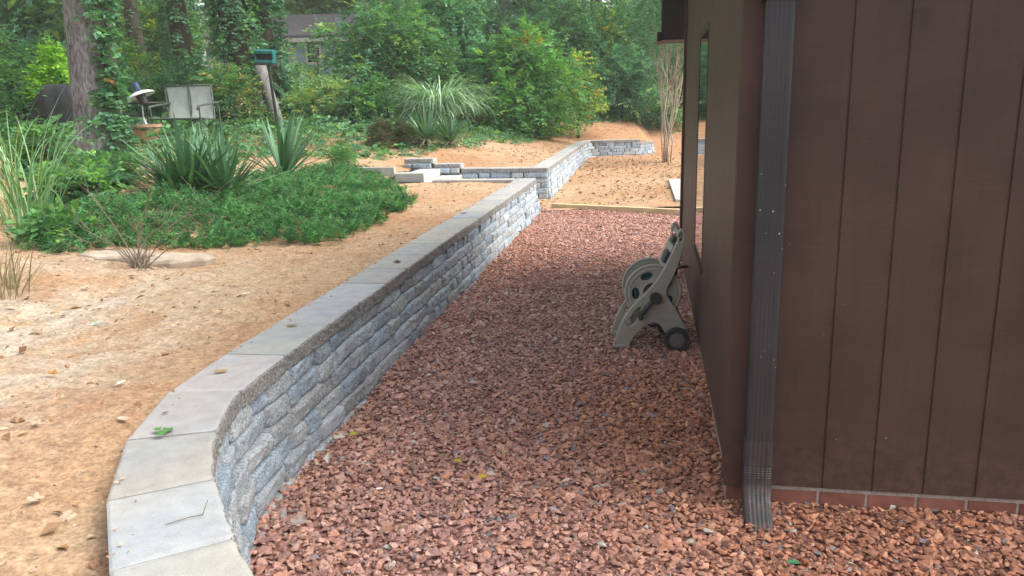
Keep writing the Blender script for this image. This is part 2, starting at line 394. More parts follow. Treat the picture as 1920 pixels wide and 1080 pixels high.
# far end of the side wall where it crosses picture column 1276
best = min(np.arange(2, 14, .02), key=lambda s: abs((lambda q: 960 + F * (q @ RT) / (q @ FW))(np.r_[C0 + sdir * s, 1.0 - H]) - 1281))
SL = float(best)
print('house side length', SL, 'corner', C0, 'fdir', fdir, 'sdir', sdir)

# ------------------------------------------------------------------ gravel
GP = [(2.4, .2), (-.05, .2)] + [tuple(p + n * .02) for p, n in zip(LOW.pos(np.linspace(0, LOW.L, 80)), LOW.nrm(np.linspace(0, LOW.L, 80)))] + \
     [tuple(e0 + dl * 1.0), (3.4, 12.35), (3.4, 11.5), tuple(C0 + sdir * SL + np.array([1.2, 0])), tuple(C0 + sdir * SL + np.array([.1, 0])), tuple(C0 + np.array([.06, .06])), tuple(C0 + fdir * 4.2 + np.array([0, .06])), (5.2, .2)]
def gv(x, y): return vnoise(x, y, 1.6, 8) * .03 + vnoise(x, y, 5, 9) * .02
tag(sheet('gravel_floor', np.arange(-1.4, 5.5, .1), np.arange(.1, 12.8, .1), lambda x, y: gv(x, y) - .011,
          lambda x, y: inside(x, y, [(p[0] * 1.0, p[1]) for p in GP]) | (seg_dist(x, y, WALLS[0]) < .12), MAT['gravel_floor']), kind='structure')
def rock_templates(n, pts, squash):
    T = []
    for i in range(n):
        bm = bmesh.new(); r = np.random.default_rng(100 + i)
        d = r.normal(size=(pts, 3)); d /= np.linalg.norm(d, axis=1)[:, None]; d *= r.uniform(.75, 1.1, (pts, 1)); d *= np.array([1, r.uniform(.6, .95), squash * r.uniform(.8, 1.3)])
        for v in d: bm.verts.new(v)
        g = bmesh.ops.convex_hull(bm, input=bm.verts)
        bmesh.ops.delete(bm, geom=[e for e in g['geom_interior'] if isinstance(e, bmesh.types.BMVert)], context='VERTS')
        bm.verts.ensure_lookup_table()
        for k, v in enumerate(bm.verts): v.index = k
        bmesh.ops.triangulate(bm, faces=bm.faces)
        T.append((np.array([v.co[:] for v in bm.verts]), np.array([[v.index for v in f.verts] for f in bm.faces]))); bm.free()
    return T
def scatter_rocks(name, P, S, colr, mat, T, tilt=.24):
    n = len(P); Vs, Fs, Cs, off = [], [], [], 0
    ti = rng.integers(0, len(T), n)
    a = rng.uniform(0, 2 * np.pi, n); tx = rng.normal(0, tilt, n); ty = rng.normal(0, tilt, n)
    for k, (tv, tf) in enumerate(T):
        ix = np.where(ti == k)[0]
        if not len(ix): continue
        ca, sa = np.cos(a[ix]), np.sin(a[ix]); cx, sx = np.cos(tx[ix]), np.sin(tx[ix]); cy, sy = np.cos(ty[ix]), np.sin(ty[ix])
        x, y, z = tv[:, 0][None], tv[:, 1][None], tv[:, 2][None]
        y, z = y * cx[:, None] - z * sx[:, None], y * sx[:, None] + z * cx[:, None]
        x, z = x * cy[:, None] + z * sy[:, None], -x * sy[:, None] + z * cy[:, None]
        x, y = x * ca[:, None] - y * sa[:, None], x * sa[:, None] + y * ca[:, None]
        V = np.stack([x, y, z], -1) * S[ix][:, None, None] + P[ix][:, None]
        m_ = len(tv); Fs.append((tf[None] + (np.arange(len(ix)) * m_)[:, None, None] + off).reshape(-1, 3)); off += len(ix) * m_
        Vs.append(V.reshape(-1, 3)); Cs.append(np.repeat(colr[ix], m_, 0))
    return mesh_np(name, np.vstack(Vs), np.vstack(Fs), mat, col=np.vstack(Cs))
def jitter(x0, x1, y0, y1, p):
    X, Y = np.meshgrid(np.arange(x0, x1, p), np.arange(y0, y1, p)); X = X + rng.uniform(-.5, .5, X.shape) * p; Y = Y + rng.uniform(-.5, .5, Y.shape) * p
    return X.ravel(), Y.ravel()
X, Y = jitter(-1.3, 5.2, .9, 12.7, .0198)
k = inside(X, Y, GP) & ((Y < 4.5) | (X < 2.9)); X, Y = X[k], Y[k]
n = len(X); S = np.clip(rng.lognormal(math.log(.0160), .36, n), .007, .034)
P = np.stack([X, Y, gv(X, Y) + rng.uniform(-.007, .008, n)], -1)
base = np.array([1.18, 1.20, 1.14]) * np.array([[.40, .225, .185], [.36, .195, .165], [.30, .165, .145], [.46, .275, .225], [.37, .185, .135], [.24, .135, .12]])
cc = base[rng.integers(0, len(base), n)] * rng.uniform(.78, 1.22, (n, 1))
orange = np.clip(vnoise(X, Y, .5, 21) * 2.2 + np.clip((X + .1) * .4, 0, .4), 0, 1)[:, None]
cc = cc * (1 - orange) + cc * np.array([1.05, .86, .66]) * orange
q = rng.random(n); cc[q < .025] = np.array([.25, .21, .21]) * rng.uniform(.8, 1.3, ((q < .025).sum(), 1)); cc[q > .993] = (.5, .45, .38)
tag(scatter_rocks('gravel', P, S, cc, MAT['gravel'], rock_templates(24, 11, .46)), kind='stuff')
print('gravel', n)

# ------------------------------------------------------------------ retaining walls
def rough(p, amp, s=18.):
    return mnoise.noise(Vector(p) * s) * amp + mnoise.noise(Vector(p) * s * 2.7) * amp * .5
BLOCK_C = np.array([1.08, 1.14, 1.20]) * np.array([[.34, .385, .42], [.37, .40, .415], [.385, .395, .39], [.31, .36, .40], [.375, .375, .365], [.43, .45, .46]])
def block_wall(path, courses, ch, z0, set0, step, parent, t0=0., t1=None, seed=1, name='block_courses', tmax=None):
    r = random.Random(seed); Vs, Fs, Cs = [], [], []
    t1 = path.L if t1 is None else t1
    for c in range(courses):
        t = t0 - r.uniform(0, .3); end = t1 if tmax is None else tmax[c]
        while t < end - .03:
            L = r.choice([.15, .21, .25, .30, .36]); a, b = max(t, t0), min(t + L, end)
            if end - b < .1: b = end
            t = b if b == end else t + L
            if b - a < .04: continue
            nu = max(6, int((b - a) / .016)); nv = 8; vv = [0, .07, .2, .4, .6, .8, .93, 1]; us = np.r_[a + .005, a + .010, np.linspace(a + .016, b - .016, nu - 4), b - .010, b - .005]
            pa, pb = path.pos(us[[0, -1]]); um = (us - us[0]) / (us[-1] - us[0]); pp = pa + (pb - pa) * um[:, None]; ch_ = (pb - pa) / np.linalg.norm(pb - pa); nn = np.tile(np.array([ch_[1], -ch_[0]]), (nu, 1)); tc = BLOCK_C[r.randrange(len(BLOCK_C))] * r.uniform(.87, 1.12)
            i0 = len(Vs); face_out = set0 - c * step + r.uniform(-.009, .009); tilt = r.uniform(-.010, .010); vt = r.uniform(-.006, .008); sd_ = r.uniform(0, 50)
            zb = z0 + c * ch + .002; zt = z0 + (c + 1) * ch - .003
            rows = [(-.10, 0, True)] + [(0, vv[j], False) for j in range(nv)] + [(-.10, 1, True)]
            for (dep, v, flat) in rows:
                for iu in range(nu):
                    u = um[iu]; ed = min(u * (b - a), (1 - u) * (b - a), v * ch, (1 - v) * ch)
                    eu = min(u, 1 - u) * (b - a); ev = min(v, 1 - v) * ch; pil = -.008 * max(0, 1 - ev / .010) - .010 * max(0, 1 - eu / .03) ** 2 - .018 * max(0, 1 - eu / .009)
                    q = pp[iu]; o = face_out + (dep if flat else pil + tilt * (2 * u - 1) - vt * (2 * v - 1) + rough((q[0] + sd_, q[1], zb + v * ch), .006, 26) + abs(mnoise.noise(Vector((q[0] + sd_, q[1], v * .09)) * 55)) * .006)
                    z = zb + v * (zt - zb) + (0 if flat or v in (0, 1) else rough((q[1], q[0], v), .003))
                    Vs.append((q[0] + nn[iu][0] * o, q[1] + nn[iu][1] * o, z)); Cs.append(tc)
            R = len(rows)
            for j in range(R - 1):
                for iu in range(nu - 1):
                    k0 = i0 + j * nu + iu; Fs.append((k0, k0 + 1, k0 + 1 + nu, k0 + nu))
            Fs.append(tuple(i0 + j * nu for j in range(R))); Fs.append(tuple(i0 + j * nu + nu - 1 for j in reversed(range(R))))
    # core behind the blocks
    us = np.linspace(t0 + .01, t1 - .01, 60); pp = path.pos(us); nn = path.nrm(us); i0 = len(Vs); zt = z0 + courses * ch - .004
    for iu in range(60):
        for (o, z) in ((set0 - courses * step - .05, z0), (set0 - courses * step - .05, zt), (-.24, zt), (-.24, z0)):
            zz = z if tmax is None or z == z0 else z0 + sum(1 for q in tmax if q > us[iu]) * ch - .004
            Vs.append((pp[iu][0] + nn[iu][0] * o, pp[iu][1] + nn[iu][1] * o, zz)); Cs.append((.1, .1, .1))
    for iu in range(59):
        for j in range(4):
            Fs.append((i0 + iu * 4 + j, i0 + iu * 4 + (j + 1) % 4, i0 + iu * 4 + 4 + (j + 1) % 4, i0 + iu * 4 + 4 + j))
    Fs.append((i0, i0 + 1, i0 + 2, i0 + 3)); k0 = i0 + 59 * 4; Fs.append((k0, k0 + 3, k0 + 2, k0 + 1))
    return mesh_np(name, Vs, Fs, MAT['block'], parent, np.array(Cs))
_front = {}
def cap_stone(path, a, b, ztop, th, wdt, parent, r, flip=1):
    """one cap stone: smooth top, rough split front"""
    nu = max(8, int((b - a) / .02)); us = np.linspace(a + r.uniform(.001, .0035), b - r.uniform(.001, .0035), nu); pp = path.pos(us); nn = path.nrm(us) * flip
    tint = np.array([1, 1, 1]) * r.uniform(.9, 1.06) * np.array([r.uniform(.97, 1.04), 1, r.uniform(.95, 1.06)])
    dz = r.uniform(-.003, .003); V, Fq, Cc = [], [], []; nv = 6
    rows = [(-wdt, ztop - th), (-wdt, ztop - .008), (-wdt + .008, ztop), (-wdt * .6, ztop), (-wdt * .3, ztop), (-.02, ztop), (-.006, ztop - .004)]
    nt_ = len(rows)
    fr = [(0, ztop - .012 - (th - .016) * j / (nv - 1)) for j in range(nv)] + [(-.015, ztop - th), (-wdt, ztop - th)]
    for jj, (o, z) in enumerate(rows + fr):
        for iu in range(nu):
            u = iu / (nu - 1); ed = min(u, 1 - u) * (b - a); oo = o
            if jj >= nt_ - 2 and jj < nt_ + nv: oo = o + rough((*pp[iu], z), .006, 22) + abs(mnoise.noise(Vector((*pp[iu], z)) * 50)) * .004 - (.012 * max(0, 1 - ed / .012))
            zz = z + dz - (.004 if (jj in (2, 3, 4, 5) and iu in (0, nu - 1)) else 0)
            V.append((pp[iu][0] + nn[iu][0] * oo, pp[iu][1] + nn[iu][1] * oo, zz)); Cc.append(tint)
    for jj, (o, z) in enumerate(rows + fr):
        if o <= -wdt * .9:
            A_ = np.array(V[jj * nu]); B_ = np.array(V[jj * nu + nu - 1])
            for iu in range(nu): V[jj * nu + iu] = tuple(A_ + (B_ - A_) * iu / (nu - 1))
    R = len(rows + fr)
    for j in range(R - 1):
        for iu in range(nu - 1):
            k0 = j * nu + iu; Fq.append((k0, k0 + 1, k0 + 1 + nu, k0 + nu))
    Fq.append(tuple(j * nu for j in range(R))); Fq.append(tuple(j * nu + nu - 1 for j in reversed(range(R))))
    o = mesh_np('cap_stone', V, Fq, MAT['cap'], parent, np.array(Cc))
    me = o.data; me.materials.append(MAT['block_cap'])
    mi = np.zeros(len(me.polygons), np.int32)
    for j in range(nt_ - 1, nt_ + nv):
        mi[j * (nu - 1):(j + 1) * (nu - 1)] = 1
    me.polygons.foreach_set('material_index', mi); me.update()
    return o
m = N('split_cap'); s1 = m.noise(85, 3, .75); s2 = m.noise(300, 2, .6)
c = m.ramp(m.noise(3, 3), [(.3, (.26, .265, .265)), (.7, (.34, .325, .30))])
c = m.mix(c, m.ramp(s1, [(.34, .35), (.52, 1.0), (.68, 1.5)]), 1., 'MULTIPLY'); c = m.mix(c, m.ramp(s2, [(.35, .6), (.65, 1.3)]), 1., 'MULTIPLY')
m.set(c, .9, .2); m.bump(m.mix(s1, s2, .4), .8, .012); MAT['block_cap'] = m.m

CT = .078; CH = (ZC - CT) / 5
lw = empty('retaining_wall', (0, 0, 0))
tag(lw, 'long grey split-face block retaining wall curving along the red gravel path', 'retaining wall')
block_wall(LOW, 6, CH, -CH, .055 + .016, .016, lw, seed=4)
r = random.Random(5)
joints = [LOW.near(at(x, y, ZC)) for x, y in [(431, 1008), (396, 897), (401, 807), (445, 732), (535, 664), (612, 605), (677, 565), (727, 530), (767, 503)]]
t = joints[-1]; 
while t < LOW.L - .7: t += .50; joints.append(t)
joints = [0., .4, .85] + [j for j in joints if j > 1.0] + [LOW.L]
for a, b in zip(joints[:-1], joints[1:]): cap_stone(LOW, a, b, ZC, CT, .30, lw, r)
# return of the lower wall along the steps (runs left from its far end)
eR = e0 + dl * .02
RET = Path(np.array([eR - nl * .02, eR - nl * .9, eR - nl * 1.7]))     # travelling left: right normal = +dl (faces the steps)
block_wall(RET, 5, CH, 0, -.01, .004, lw, seed=8)
t = .30
for L in (.42, .42, .40): cap_stone(RET, t, t + L, ZC, CT, .22, lw, r); t += L
# upper wall
uw = empty('retaining_wall', tuple(u0) + (0,))
uw.matrix_parent_inverse = Matrix.Identity(4); uw.location = (0, 0, 0)
tag(uw, 'pale grey block retaining wall beyond the steps, bending right with a stepped-down end', 'retaining wall')
tE = UPW.near(u2)
block_wall(UPW, 6, CH, -CH + .03, .055 + .016, .016, uw, seed=14, tmax=[UPW.L] * 5 + [tE])
t = 0.
while t < tE - .05:
    b = min(t + .5, tE); b = tE if tE - b < .25 else b
    cap_stone(UPW, t, b, ZC + .03, CT, .30, uw, r); t = b
cap_stone(UPW, tE + .003, UPW.L + 0.0, ZC + .03 - CH, CT, .30, uw, r)
# its flank facing the steps: from near corner to the left, stepping up twice
FL = Path(np.array([u0 - nl * 2.9, u0 - nl * 1.5, u0 + nl * .0]))        # travelling right: right normal = -dl (faces the camera)
block_wall(FL, 6, CH, -CH + .03, .045, .008, uw, seed=21, t0=.9)
LF = FL.L
block_wall(FL, 1, .085, ZC - CT + .031, .045, 0, uw, seed=22, t0=LF - 2.48, t1=LF - 1.52, name='riser_blocks')
block_wall(FL, 1, .085, ZC - CT + .117, .045, 0, uw, seed=23, t0=LF - 2.48, t1=LF - 2.02, name='riser_blocks')
for a, b in ((LF - .5, LF - .0), (LF - 1.0, LF - .5), (LF - 1.5, LF - 1.0)): cap_stone(FL, a, b - .0, ZC + .031, CT, .30, uw, r)
cap_stone(FL, LF - 1.98, LF - 1.50, ZC + .031 + .085, CT + .008, .3, uw, r)
cap_stone(FL, LF - 2.50, LF - 1.99, ZC + .031 + .175, CT + .008, .3, uw, r)
# garden steps between the two walls
st = empty('garden_steps', (0, 0, 0)); tag(st, 'pale concrete garden steps climbing left between the two block walls', 'steps')
gap = float(np.dot(u0 - e0, dl)); ang = math.atan2(nl[1], nl[0]); rotm = Matrix.Rotation(ang, 3, 'Z')
for i in range(5):
    s_ = .35 + i * .38; hgt = .11 * (i + 1); mb = MB(); cpt = e0 + dl * (gap / 2 + .02) - nl * (s_ + .18)
    mb.box((cpt[0], cpt[1], hgt / 2), (.36, gap - .10, hgt), rotm, .012); mb.build('step', MAT['step_concrete'], st)
mb = MB(); cpt = e0 + dl * .14 - nl * 1.98; mb.box((cpt[0], cpt[1], .53), (.46, .22, .14), rotm, .01); mb.build('kerb_block', MAT['step_concrete'], st)
mb = MB(); cpt = e0 + dl * .14 - nl * 2.55; mb.box((cpt[0], cpt[1], .62), (.62, .09, .14), rotm, .006)
tag(mb.build('timber_board', simple('weathered_board', (.40, .39, .36), .9, .15, scale=8)), 'grey board edging the top of the garden steps', 'board')
# timber across the end of the gravel path
a = at(1036, 383, .07); b = at(1275, 394, .07); d = b - a; mb = MB(); mb.bar((a[0], a[1], .035), (b[0] + .25 * d[0] / abs(d[0]), b[1] + .25 * d[1] / abs(d[0]), .035), .09, .10, .006)
tag(mb.build('edging_timber', MAT['timber']), 'pale new timber laid on the ground across the far end of the gravel path', 'timber')
a = at(1268, 372, .05); mb = MB(); mb.box((a[0] + .62, a[1] + 1.2, .04), (.9, 3.4, .09), Matrix.Rotation(-.16, 3, 'Z'), .008)
tag(mb.build('concrete_slab', MAT['step_concrete']), 'grey concrete slab edge beside the far corner of the brown house', 'slab')

# ------------------------------------------------------------------ brown house
hs = empty('house', (0, 0, 0)); tag(hs, 'dark brown wooden house wall with grooved vertical siding over a brick footing', 'house')
def P3(base, dirv, s, nv, o, z): q = base + dirv * s + nv * o; return (q[0], q[1], z)
FLEN, WH = 4.2, 2.75
gx = [float(np.dot(at_plane(x, y, (*C0, 0), np.r_[fn, 0])[:2] - C0, fdir)) for x, y in [(1540, 915), (1635, 920), (1733, 925), (1826, 930)]]
print('groove positions', gx)
pit = (gx[-1] - gx[0]) / 3; gs = sorted([gx[0] - pit * k for k in (1, 2, 3)] + [gx[0] + pit * k for k in range(20)]); gs = [g for g in gs if .12 < g < FLEN]
gs = [g for g in gs if g > .25]
V, Fq = [], []
def quad(a, b, c, d): i = len(V); V.extend([a, b, c, d]); Fq.append((i, i + 1, i + 2, i + 3))
edges_ = [.002] + gs + [FLEN]
for s0, s1 in zip(edges_[:-1], edges_[1:]):
    a, b = s0 + (.005 if s0 > .01 else 0), s1 - .005
    quad(P3(C0, fdir, a, fn, 0, HB), P3(C0, fdir, b, fn, 0, HB), P3(C0, fdir, b, fn, 0, WH), P3(C0, fdir, a, fn, 0, WH))
    quad(P3(C0, fdir, a, fn, 0, HB), P3(C0, fdir, a, fn, -.02, HB), P3(C0, fdir, b, fn, -.02, HB), P3(C0, fdir, b, fn, 0, HB))
    quad(P3(C0, fdir, b, fn, 0, HB), P3(C0, fdir, b + .002, fn, -.005, HB), P3(C0, fdir, b + .002, fn, -.005, WH), P3(C0, fdir, b, fn, 0, WH))
    quad(P3(C0, fdir, b + .002, fn, -.005, HB), P3(C0, fdir, b + .008, fn, -.005, HB), P3(C0, fdir, b + .008, fn, -.005, WH), P3(C0, fdir, b + .002, fn, -.005, WH))
    quad(P3(C0, fdir, b + .008, fn, -.005, HB), P3(C0, fdir, b + .010, fn, 0, HB), P3(C0, fdir, b + .010, fn, 0, WH), P3(C0, fdir, b + .008, fn, -.005, WH))
mesh_np('front_siding', V, Fq, MAT['siding'], hs)
# side wall with a window opening
pl = (*C0, 0); nn3 = np.r_[sn, 0]
def side_s(x, y): q = at_plane(x, y, pl, nn3); return float(np.dot(q[:2] - C0, sdir)), float(q[2])
wA = side_s(1337, 30); wB = side_s(1316, 62); wC = side_s(1311, 491); wD = side_s(1300, 452)
print('window', wA, wB, wC, wD)
ws0, ws1 = (wA[0] + wC[0]) / 2, (wB[0] + wD[0]) / 2; wz1, wz0 = (wA[1] + wB[1]) / 2, (wC[1] + wD[1]) / 2
V, Fq = [], []
PK = [(0, 0, WH + .9), ]
for (a, b, z0, z1) in ((0, ws0, HB, WH), (ws1, SL, HB, WH), (ws0, ws1, HB, wz0), (ws0, ws1, wz1, WH)):
    quad(P3(C0, sdir, a, sn, 0, z0), P3(C0, sdir, b, sn, 0, z0), P3(C0, sdir, b, sn, 0, z1), P3(C0, sdir, a, sn, 0, z1))
quad(P3(C0, sdir, 0, sn, 0, WH), P3(C0, sdir, SL, sn, 0, WH), P3(C0, sdir, SL / 2, sn, 0, WH + 1.1), P3(C0, sdir, SL / 2, sn, -.0, WH + 1.1))
# reveals, far wall, right wall
for (a, b, z0, z1) in ((ws0, ws0, wz0, wz1), (ws1, ws1, wz0, wz1)): quad(P3(C0, sdir, a, sn, 0, z0), P3(C0, sdir, a, sn, -.08, z0), P3(C0, sdir, a, sn, -.08, z1), P3(C0, sdir, a, sn, 0, z1))
CE = C0 + sdir * SL
quad(P3(CE, fdir, 0, fn, 0, HB), P3(CE, fdir, FLEN, fn, 0, HB), P3(CE, fdir, FLEN, fn, 0, WH), P3(CE, fdir, 0, fn, 0, WH))
CR = C0 + fdir * FLEN
quad(P3(CR, sdir, 0, sn, 0, HB), P3(CR, sdir, SL, sn, 0, HB), P3(CR, sdir, SL, sn, 0, WH), P3(CR, sdir, 0, sn, 0, WH))
mesh_np('side_siding', V, Fq, MAT['trim'], hs)
def wbar(mb, base, dirv, nv, s0, s1, o0, o1, z0, z1, bev=.002):
    ang = math.atan2(dirv[1], dirv[0]); c = base + dirv * (s0 + s1) / 2 + nv * (o0 + o1) / 2
    mb.box((c[0], c[1], (z0 + z1) / 2), (s1 - s0, abs(o1 - o0), z1 - z0), Matrix.Rotation(ang, 3, 'Z'), bev); return mb
mb = MB(); wbar(mb, C0, fdir, fn, -.018, .085, .001, .02, HB - .004, WH); mb.build('corner_board', MAT['siding'], hs)
mb = MB(); wbar(mb, C0, sdir, sn, .0, .09, .001, .02, HB - .004, WH); mb.build('corner_board', MAT['trim'], hs)
mb = MB(); wbar(mb, C0, sdir, sn, SL - .12, SL + .01, .001, .022, HB, WH); mb.build('corner_board', MAT['trim'], hs)
wf = MB()
wbar(wf, C0, sdir, sn, ws0 - .0, ws0 + .035, -.06, .003, wz0, wz1); wbar(wf, C0, sdir, sn, ws1 - .035, ws1, -.06, .003, wz0, wz1)
wbar(wf, C0, sdir, sn, ws0 + .036, ws1 - .036, -.06, .002, wz0, wz0 + .035); wbar(wf, C0, sdir, sn, ws0 + .036, ws1 - .036, -.06, .002, wz1 - .035, wz1)
win = wf.build('window', MAT['dark_trim'], hs)
mb = MB(); wbar(mb, C0, sdir, sn, ws0 + .03, ws1 - .03, -.012, .000, wz0 + .03, wz1 - .03, 0); mb.build('pane', MAT['pane'], win)
mb = MB(); wbar(mb, C0, sdir, sn, ws0 - .03, ws1 + .03, .002, .012, wz0 - .03, wz0 - .003); mb.build('sill', MAT['trim'], win)
# brick footing: soldier of stretchers on front, return on side
mb = MB(); wbar(mb, C0, fdir, fn, -.008, FLEN, -.15, -.012, -.25, HB - .006, 0); wbar(mb, C0, sdir, sn, .135, SL, -.15, -.012, -.25, HB - .006, 0)
mb.build('mortar_bed', MAT['mortar'], hs)
V, Fq, Cc = [], [], []
mb = MB(); bx_px = [1537, 1630, 1722]; bo = float(np.dot(at_plane(1537, 940, (*C0, 0), np.r_[fn, 0])[:2] - C0, fdir)); bp = float(np.dot(at_plane(1816, 955, (*C0, 0), np.r_[fn, 0])[:2] - C0, fdir)) - bo; bp /= 3
print('brick pitch', bp)
bms = bmesh.new(); tint = bms.verts.layers.float_color.new('tint'); r = random.Random(3)
for row in range(3):
    zt = HB - .020 - row * .068
    k = -3
    while bo + k * bp < FLEN:
        s0 = bo + (k + .5 * (row % 2)) * bp; s1 = s0 + bp - .011; k += 1
        if s1 < 0: continue
        s0 = max(s0, -.006)
        before = set(bms.verts); tmp = MB(); tmp.bm.free(); tmp.bm = bms; wbar(tmp, C0, fdir, fn, s0, s1, -.06, -.0075, zt - .057, zt, .003)
        c = np.array([.25, .10, .072]) * r.uniform(.8, 1.2)
        for v in bms.verts:
            if v not in before: v[tint] = (*c, 1)
me = bpy.data.meshes.new('brick_footing'); bms.to_mesh(me); bms.free(); me.materials.append(MAT['brick']); o = bpy.data.objects.new('brick_footing', me); COL.objects.link(o); o.parent = hs
# roof: gable over the side wall, boxed overhang
RO = .30
mb = MB(); zE = WH - .02
def pt(s, o, z): q = C0 + sdir * s + sn * o; return Vector((q[0], q[1], z))
fw_ = lambda s, k, z: Vector((*(C0 + sdir * s + fdir * k), z))
for (sa, sb, za, zb) in ((-.45, SL / 2, zE + .05, zE + 1.25), (SL + .45, SL / 2, zE + .05, zE + 1.25)):
    a0, a1, b0, b1 = fw_(sa, -RO, za), fw_(sa, FLEN, za), fw_(sb, -RO, zb), fw_(sb, FLEN, zb); up = Vector((0, 0, .12))
    vs = [mb.bm.verts.new(p) for p in (a0, a1, b1, b0, a0 + up, a1 + up, b1 + up, b0 + up)]
    for f in ((0, 1, 2, 3), (7, 6, 5, 4), (0, 4, 5, 1), (1, 5, 6, 2), (2, 6, 7, 3), (3, 7, 4, 0)): mb.bm.faces.new([vs[i] for i in f])
mb.build('roof', MAT['roofing'], hs)
# boxed eave at the far corner, hanging past the side wall
qa = aty(1240, 76, C0[1] + SL); qb = np.array(P3(C0, sdir, SL, sn, 0, 0)); eo = float(np.dot(qa[:2] - qb[:2], sn)); ez = float(qa[2])
print('eave', eo, ez)
eo = max(.15, eo)
mb = MB(); wbar(mb, C0, sdir, sn, SL - .02, SL + .5, .001, eo, ez, zE + .6, .004); wbar(mb, C0, sdir, sn, SL - .04, SL + .5, eo - .0, eo + .04, ez - .012, ez + .075, .004)
mb.build('boxed_eave', MAT['dark_trim'], hs)
# downspout on the front wall
wl = at_plane(1393, 840, (*C0, 0), np.r_[fn, 0]); wr = at_plane(1447, 845, (*C0, 0), np.r_[fn, 0])
ds0 = float(np.dot(wl[:2] - C0, fdir)); ds1 = float(np.dot(wr[:2] - C0, fdir)); print('spout', ds0, ds1)
ds0 = .052; ds1 = .052 + .100
def spout(mb, ctr, wdt=.1, dep=.075, ribs=5, rib=.0007):
    """corrugated rectangular tube through ctr = [(out, z, tilt)]"""
    prof = []
    k = ribs * 4
    hw, hd = wdt / 2, dep / 2
    for i in range(k + 1):
        s = -hw + .012 + (wdt - .024) * i / k; prof.append((s, hd + (rib if (i % 4) in (1, 2) else 0)))
    prof += [(hw - .004, hd - .004), (hw, hd - .012), (hw, -hd + .01), (hw - .01, -hd), (-hw + .01, -hd), (-hw, -hd + .01), (-hw, hd - .012), (-hw + .004, hd - .004)]
    rings = []
    for (o, z, ti, sc) in ctr:
        ring = []
        for s, d in prof:
            q = C0 + fdir * ((ds0 + ds1) / 2 + s * sc) + fn * (o + d * sc * math.cos(ti)); ring.append(mb.bm.verts.new((q[0], q[1], z + d * sc * math.sin(ti))))
        rings.append(ring)
    n = len(prof)
    for a, b in zip(rings[:-1], rings[1:]):
        for i in range(n): mb.bm.faces.new((a[i], a[(i + 1) % n], b[(i + 1) % n], b[i]))
    return mb
ob = .022 + .0375 + .006
dsp = spout(MB(), [(ob, WH + .1, 0, 1), (ob, .28, 0, 1)]).build('downspout', MAT['downspout'], hs)
el = [(ob, .31, 0, 1.05), (ob, .235, 0, 1.06), (ob, .205, 0, 1.06)]
for i in range(5): el += [(ob, .20 - i * .010, 0, 1.06 + .0), (ob, .196 - i * .010, 0, 1.02), (ob, .192 - i * .010, 0, 1.06)]
for i in range(9):
    a_ = i / 8 * math.radians(56); Rr = .15; el.append((ob + Rr * (1 - math.cos(a_)), .148 - Rr * math.sin(a_) * 1.0, a_, 1.05))
lo, lz_e, la, _ = el[-1]
el.append((lo + .11 * math.sin(la), lz_e - .11 * math.cos(la), la, 1.05))
spout(MB(), el, rib=.0016).build('elbow', MAT['elbow'], dsp)
mb = MB(); wbar(mb, C0, fdir, fn, ds0 - .012, ds1 + .012, .021, ob + .046, 1.93, 1.97, .002); mb.build('strap', MAT['downspout'], dsp)
# hose tap on the side wall
tp = at_plane(1284, 500, pl, nn3); ts, tz = side_s(1290, 500)
fa = empty('garden_tap', P3(C0, sdir, ts, sn, 0, tz)); tag(fa, 'small metal garden tap with red wheel on the house wall above the hose reel', 'tap')
mb = MB(); mb.tube([(0.0, 0, 0), (-.07, 0, 0), (-.10, 0, -.02), (-.115, 0, -.06)], [.012, .014, .013, .011], 10); mb.tube([(-.07, 0, 0), (-.075, 0, .05)], .008, 8); mb.build('spout', MAT['brass'], fa, True)
mb = MB(); mb.lathe([(.03, -.004), (.034, 0), (.03, .004)], 14, Matrix.Translation((-.075, 0, .055))); mb.build('tap_wheel', MAT['red_metal'], fa)

# ------------------------------------------------------------------ hose reel cart (1 mm per traced unit)
ro = at(1211, 637, 0); hr = empty('hose_reel', (ro[0], ro[1], 0.0), math.radians(-4)); tag(hr, 'olive tan plastic hose reel cart with wheels parked against the house wall', 'hose reel')
def zc(pts): return [((x - 400) / 1000, (925 - y) / 1000) for x, y in pts]
def sm(pts, n=5, closed=True):
    q = pts + pts[:3]; c = catmull([pts[-1]] + pts + [pts[0], pts[1]], n); return [tuple(p) for p in c[n:-n][:-1]]
outer = zc([(172, 922), (180, 872), (200, 808), (236, 728), (284, 655), (340, 592), (392, 538), (440, 482), (484, 412), (524, 330), (556, 258), (578, 205), (572, 172), (582, 145), (602, 132), (620, 146), (628, 185), (622, 240), (605, 305), (580, 385), (545, 472), (512, 545), (535, 600), (575, 660), (612, 730), (640, 800), (650, 850), (620, 880), (560, 880), (520, 850), (500, 815), (478, 778), (440, 758), (400, 764), (360, 792), (316, 842), (284, 886), (262, 922)])
slot = zc([(256, 768), (270, 735), (300, 690), (330, 655), (346, 650), (344, 672), (338, 700), (330, 735), (296, 772), (268, 780)])
grip = zc([(584, 190), (590, 166), (602, 156), (612, 172), (610, 196), (598, 215), (588, 212)])
DW = .30
fr = []
for yy in (-DW / 2, DW / 2):
    o = curve_plate('side_frame', sm(outer, 4), [sm(slot, 4), sm(grip, 4)], .038, .006, MAT['reel'], hr, Matrix.Translation((0, yy, 0))); fr.append(o)
def circ(cx, cy, r, n=56, ry=None): return [(cx + r * math.cos(2 * math.pi * i / n), cy + (ry or r) * math.sin(2 * math.pi * i / n)) for i in range(n)]
hc = ((430 - 400) / 1000, (925 - 560) / 1000); FR = .180
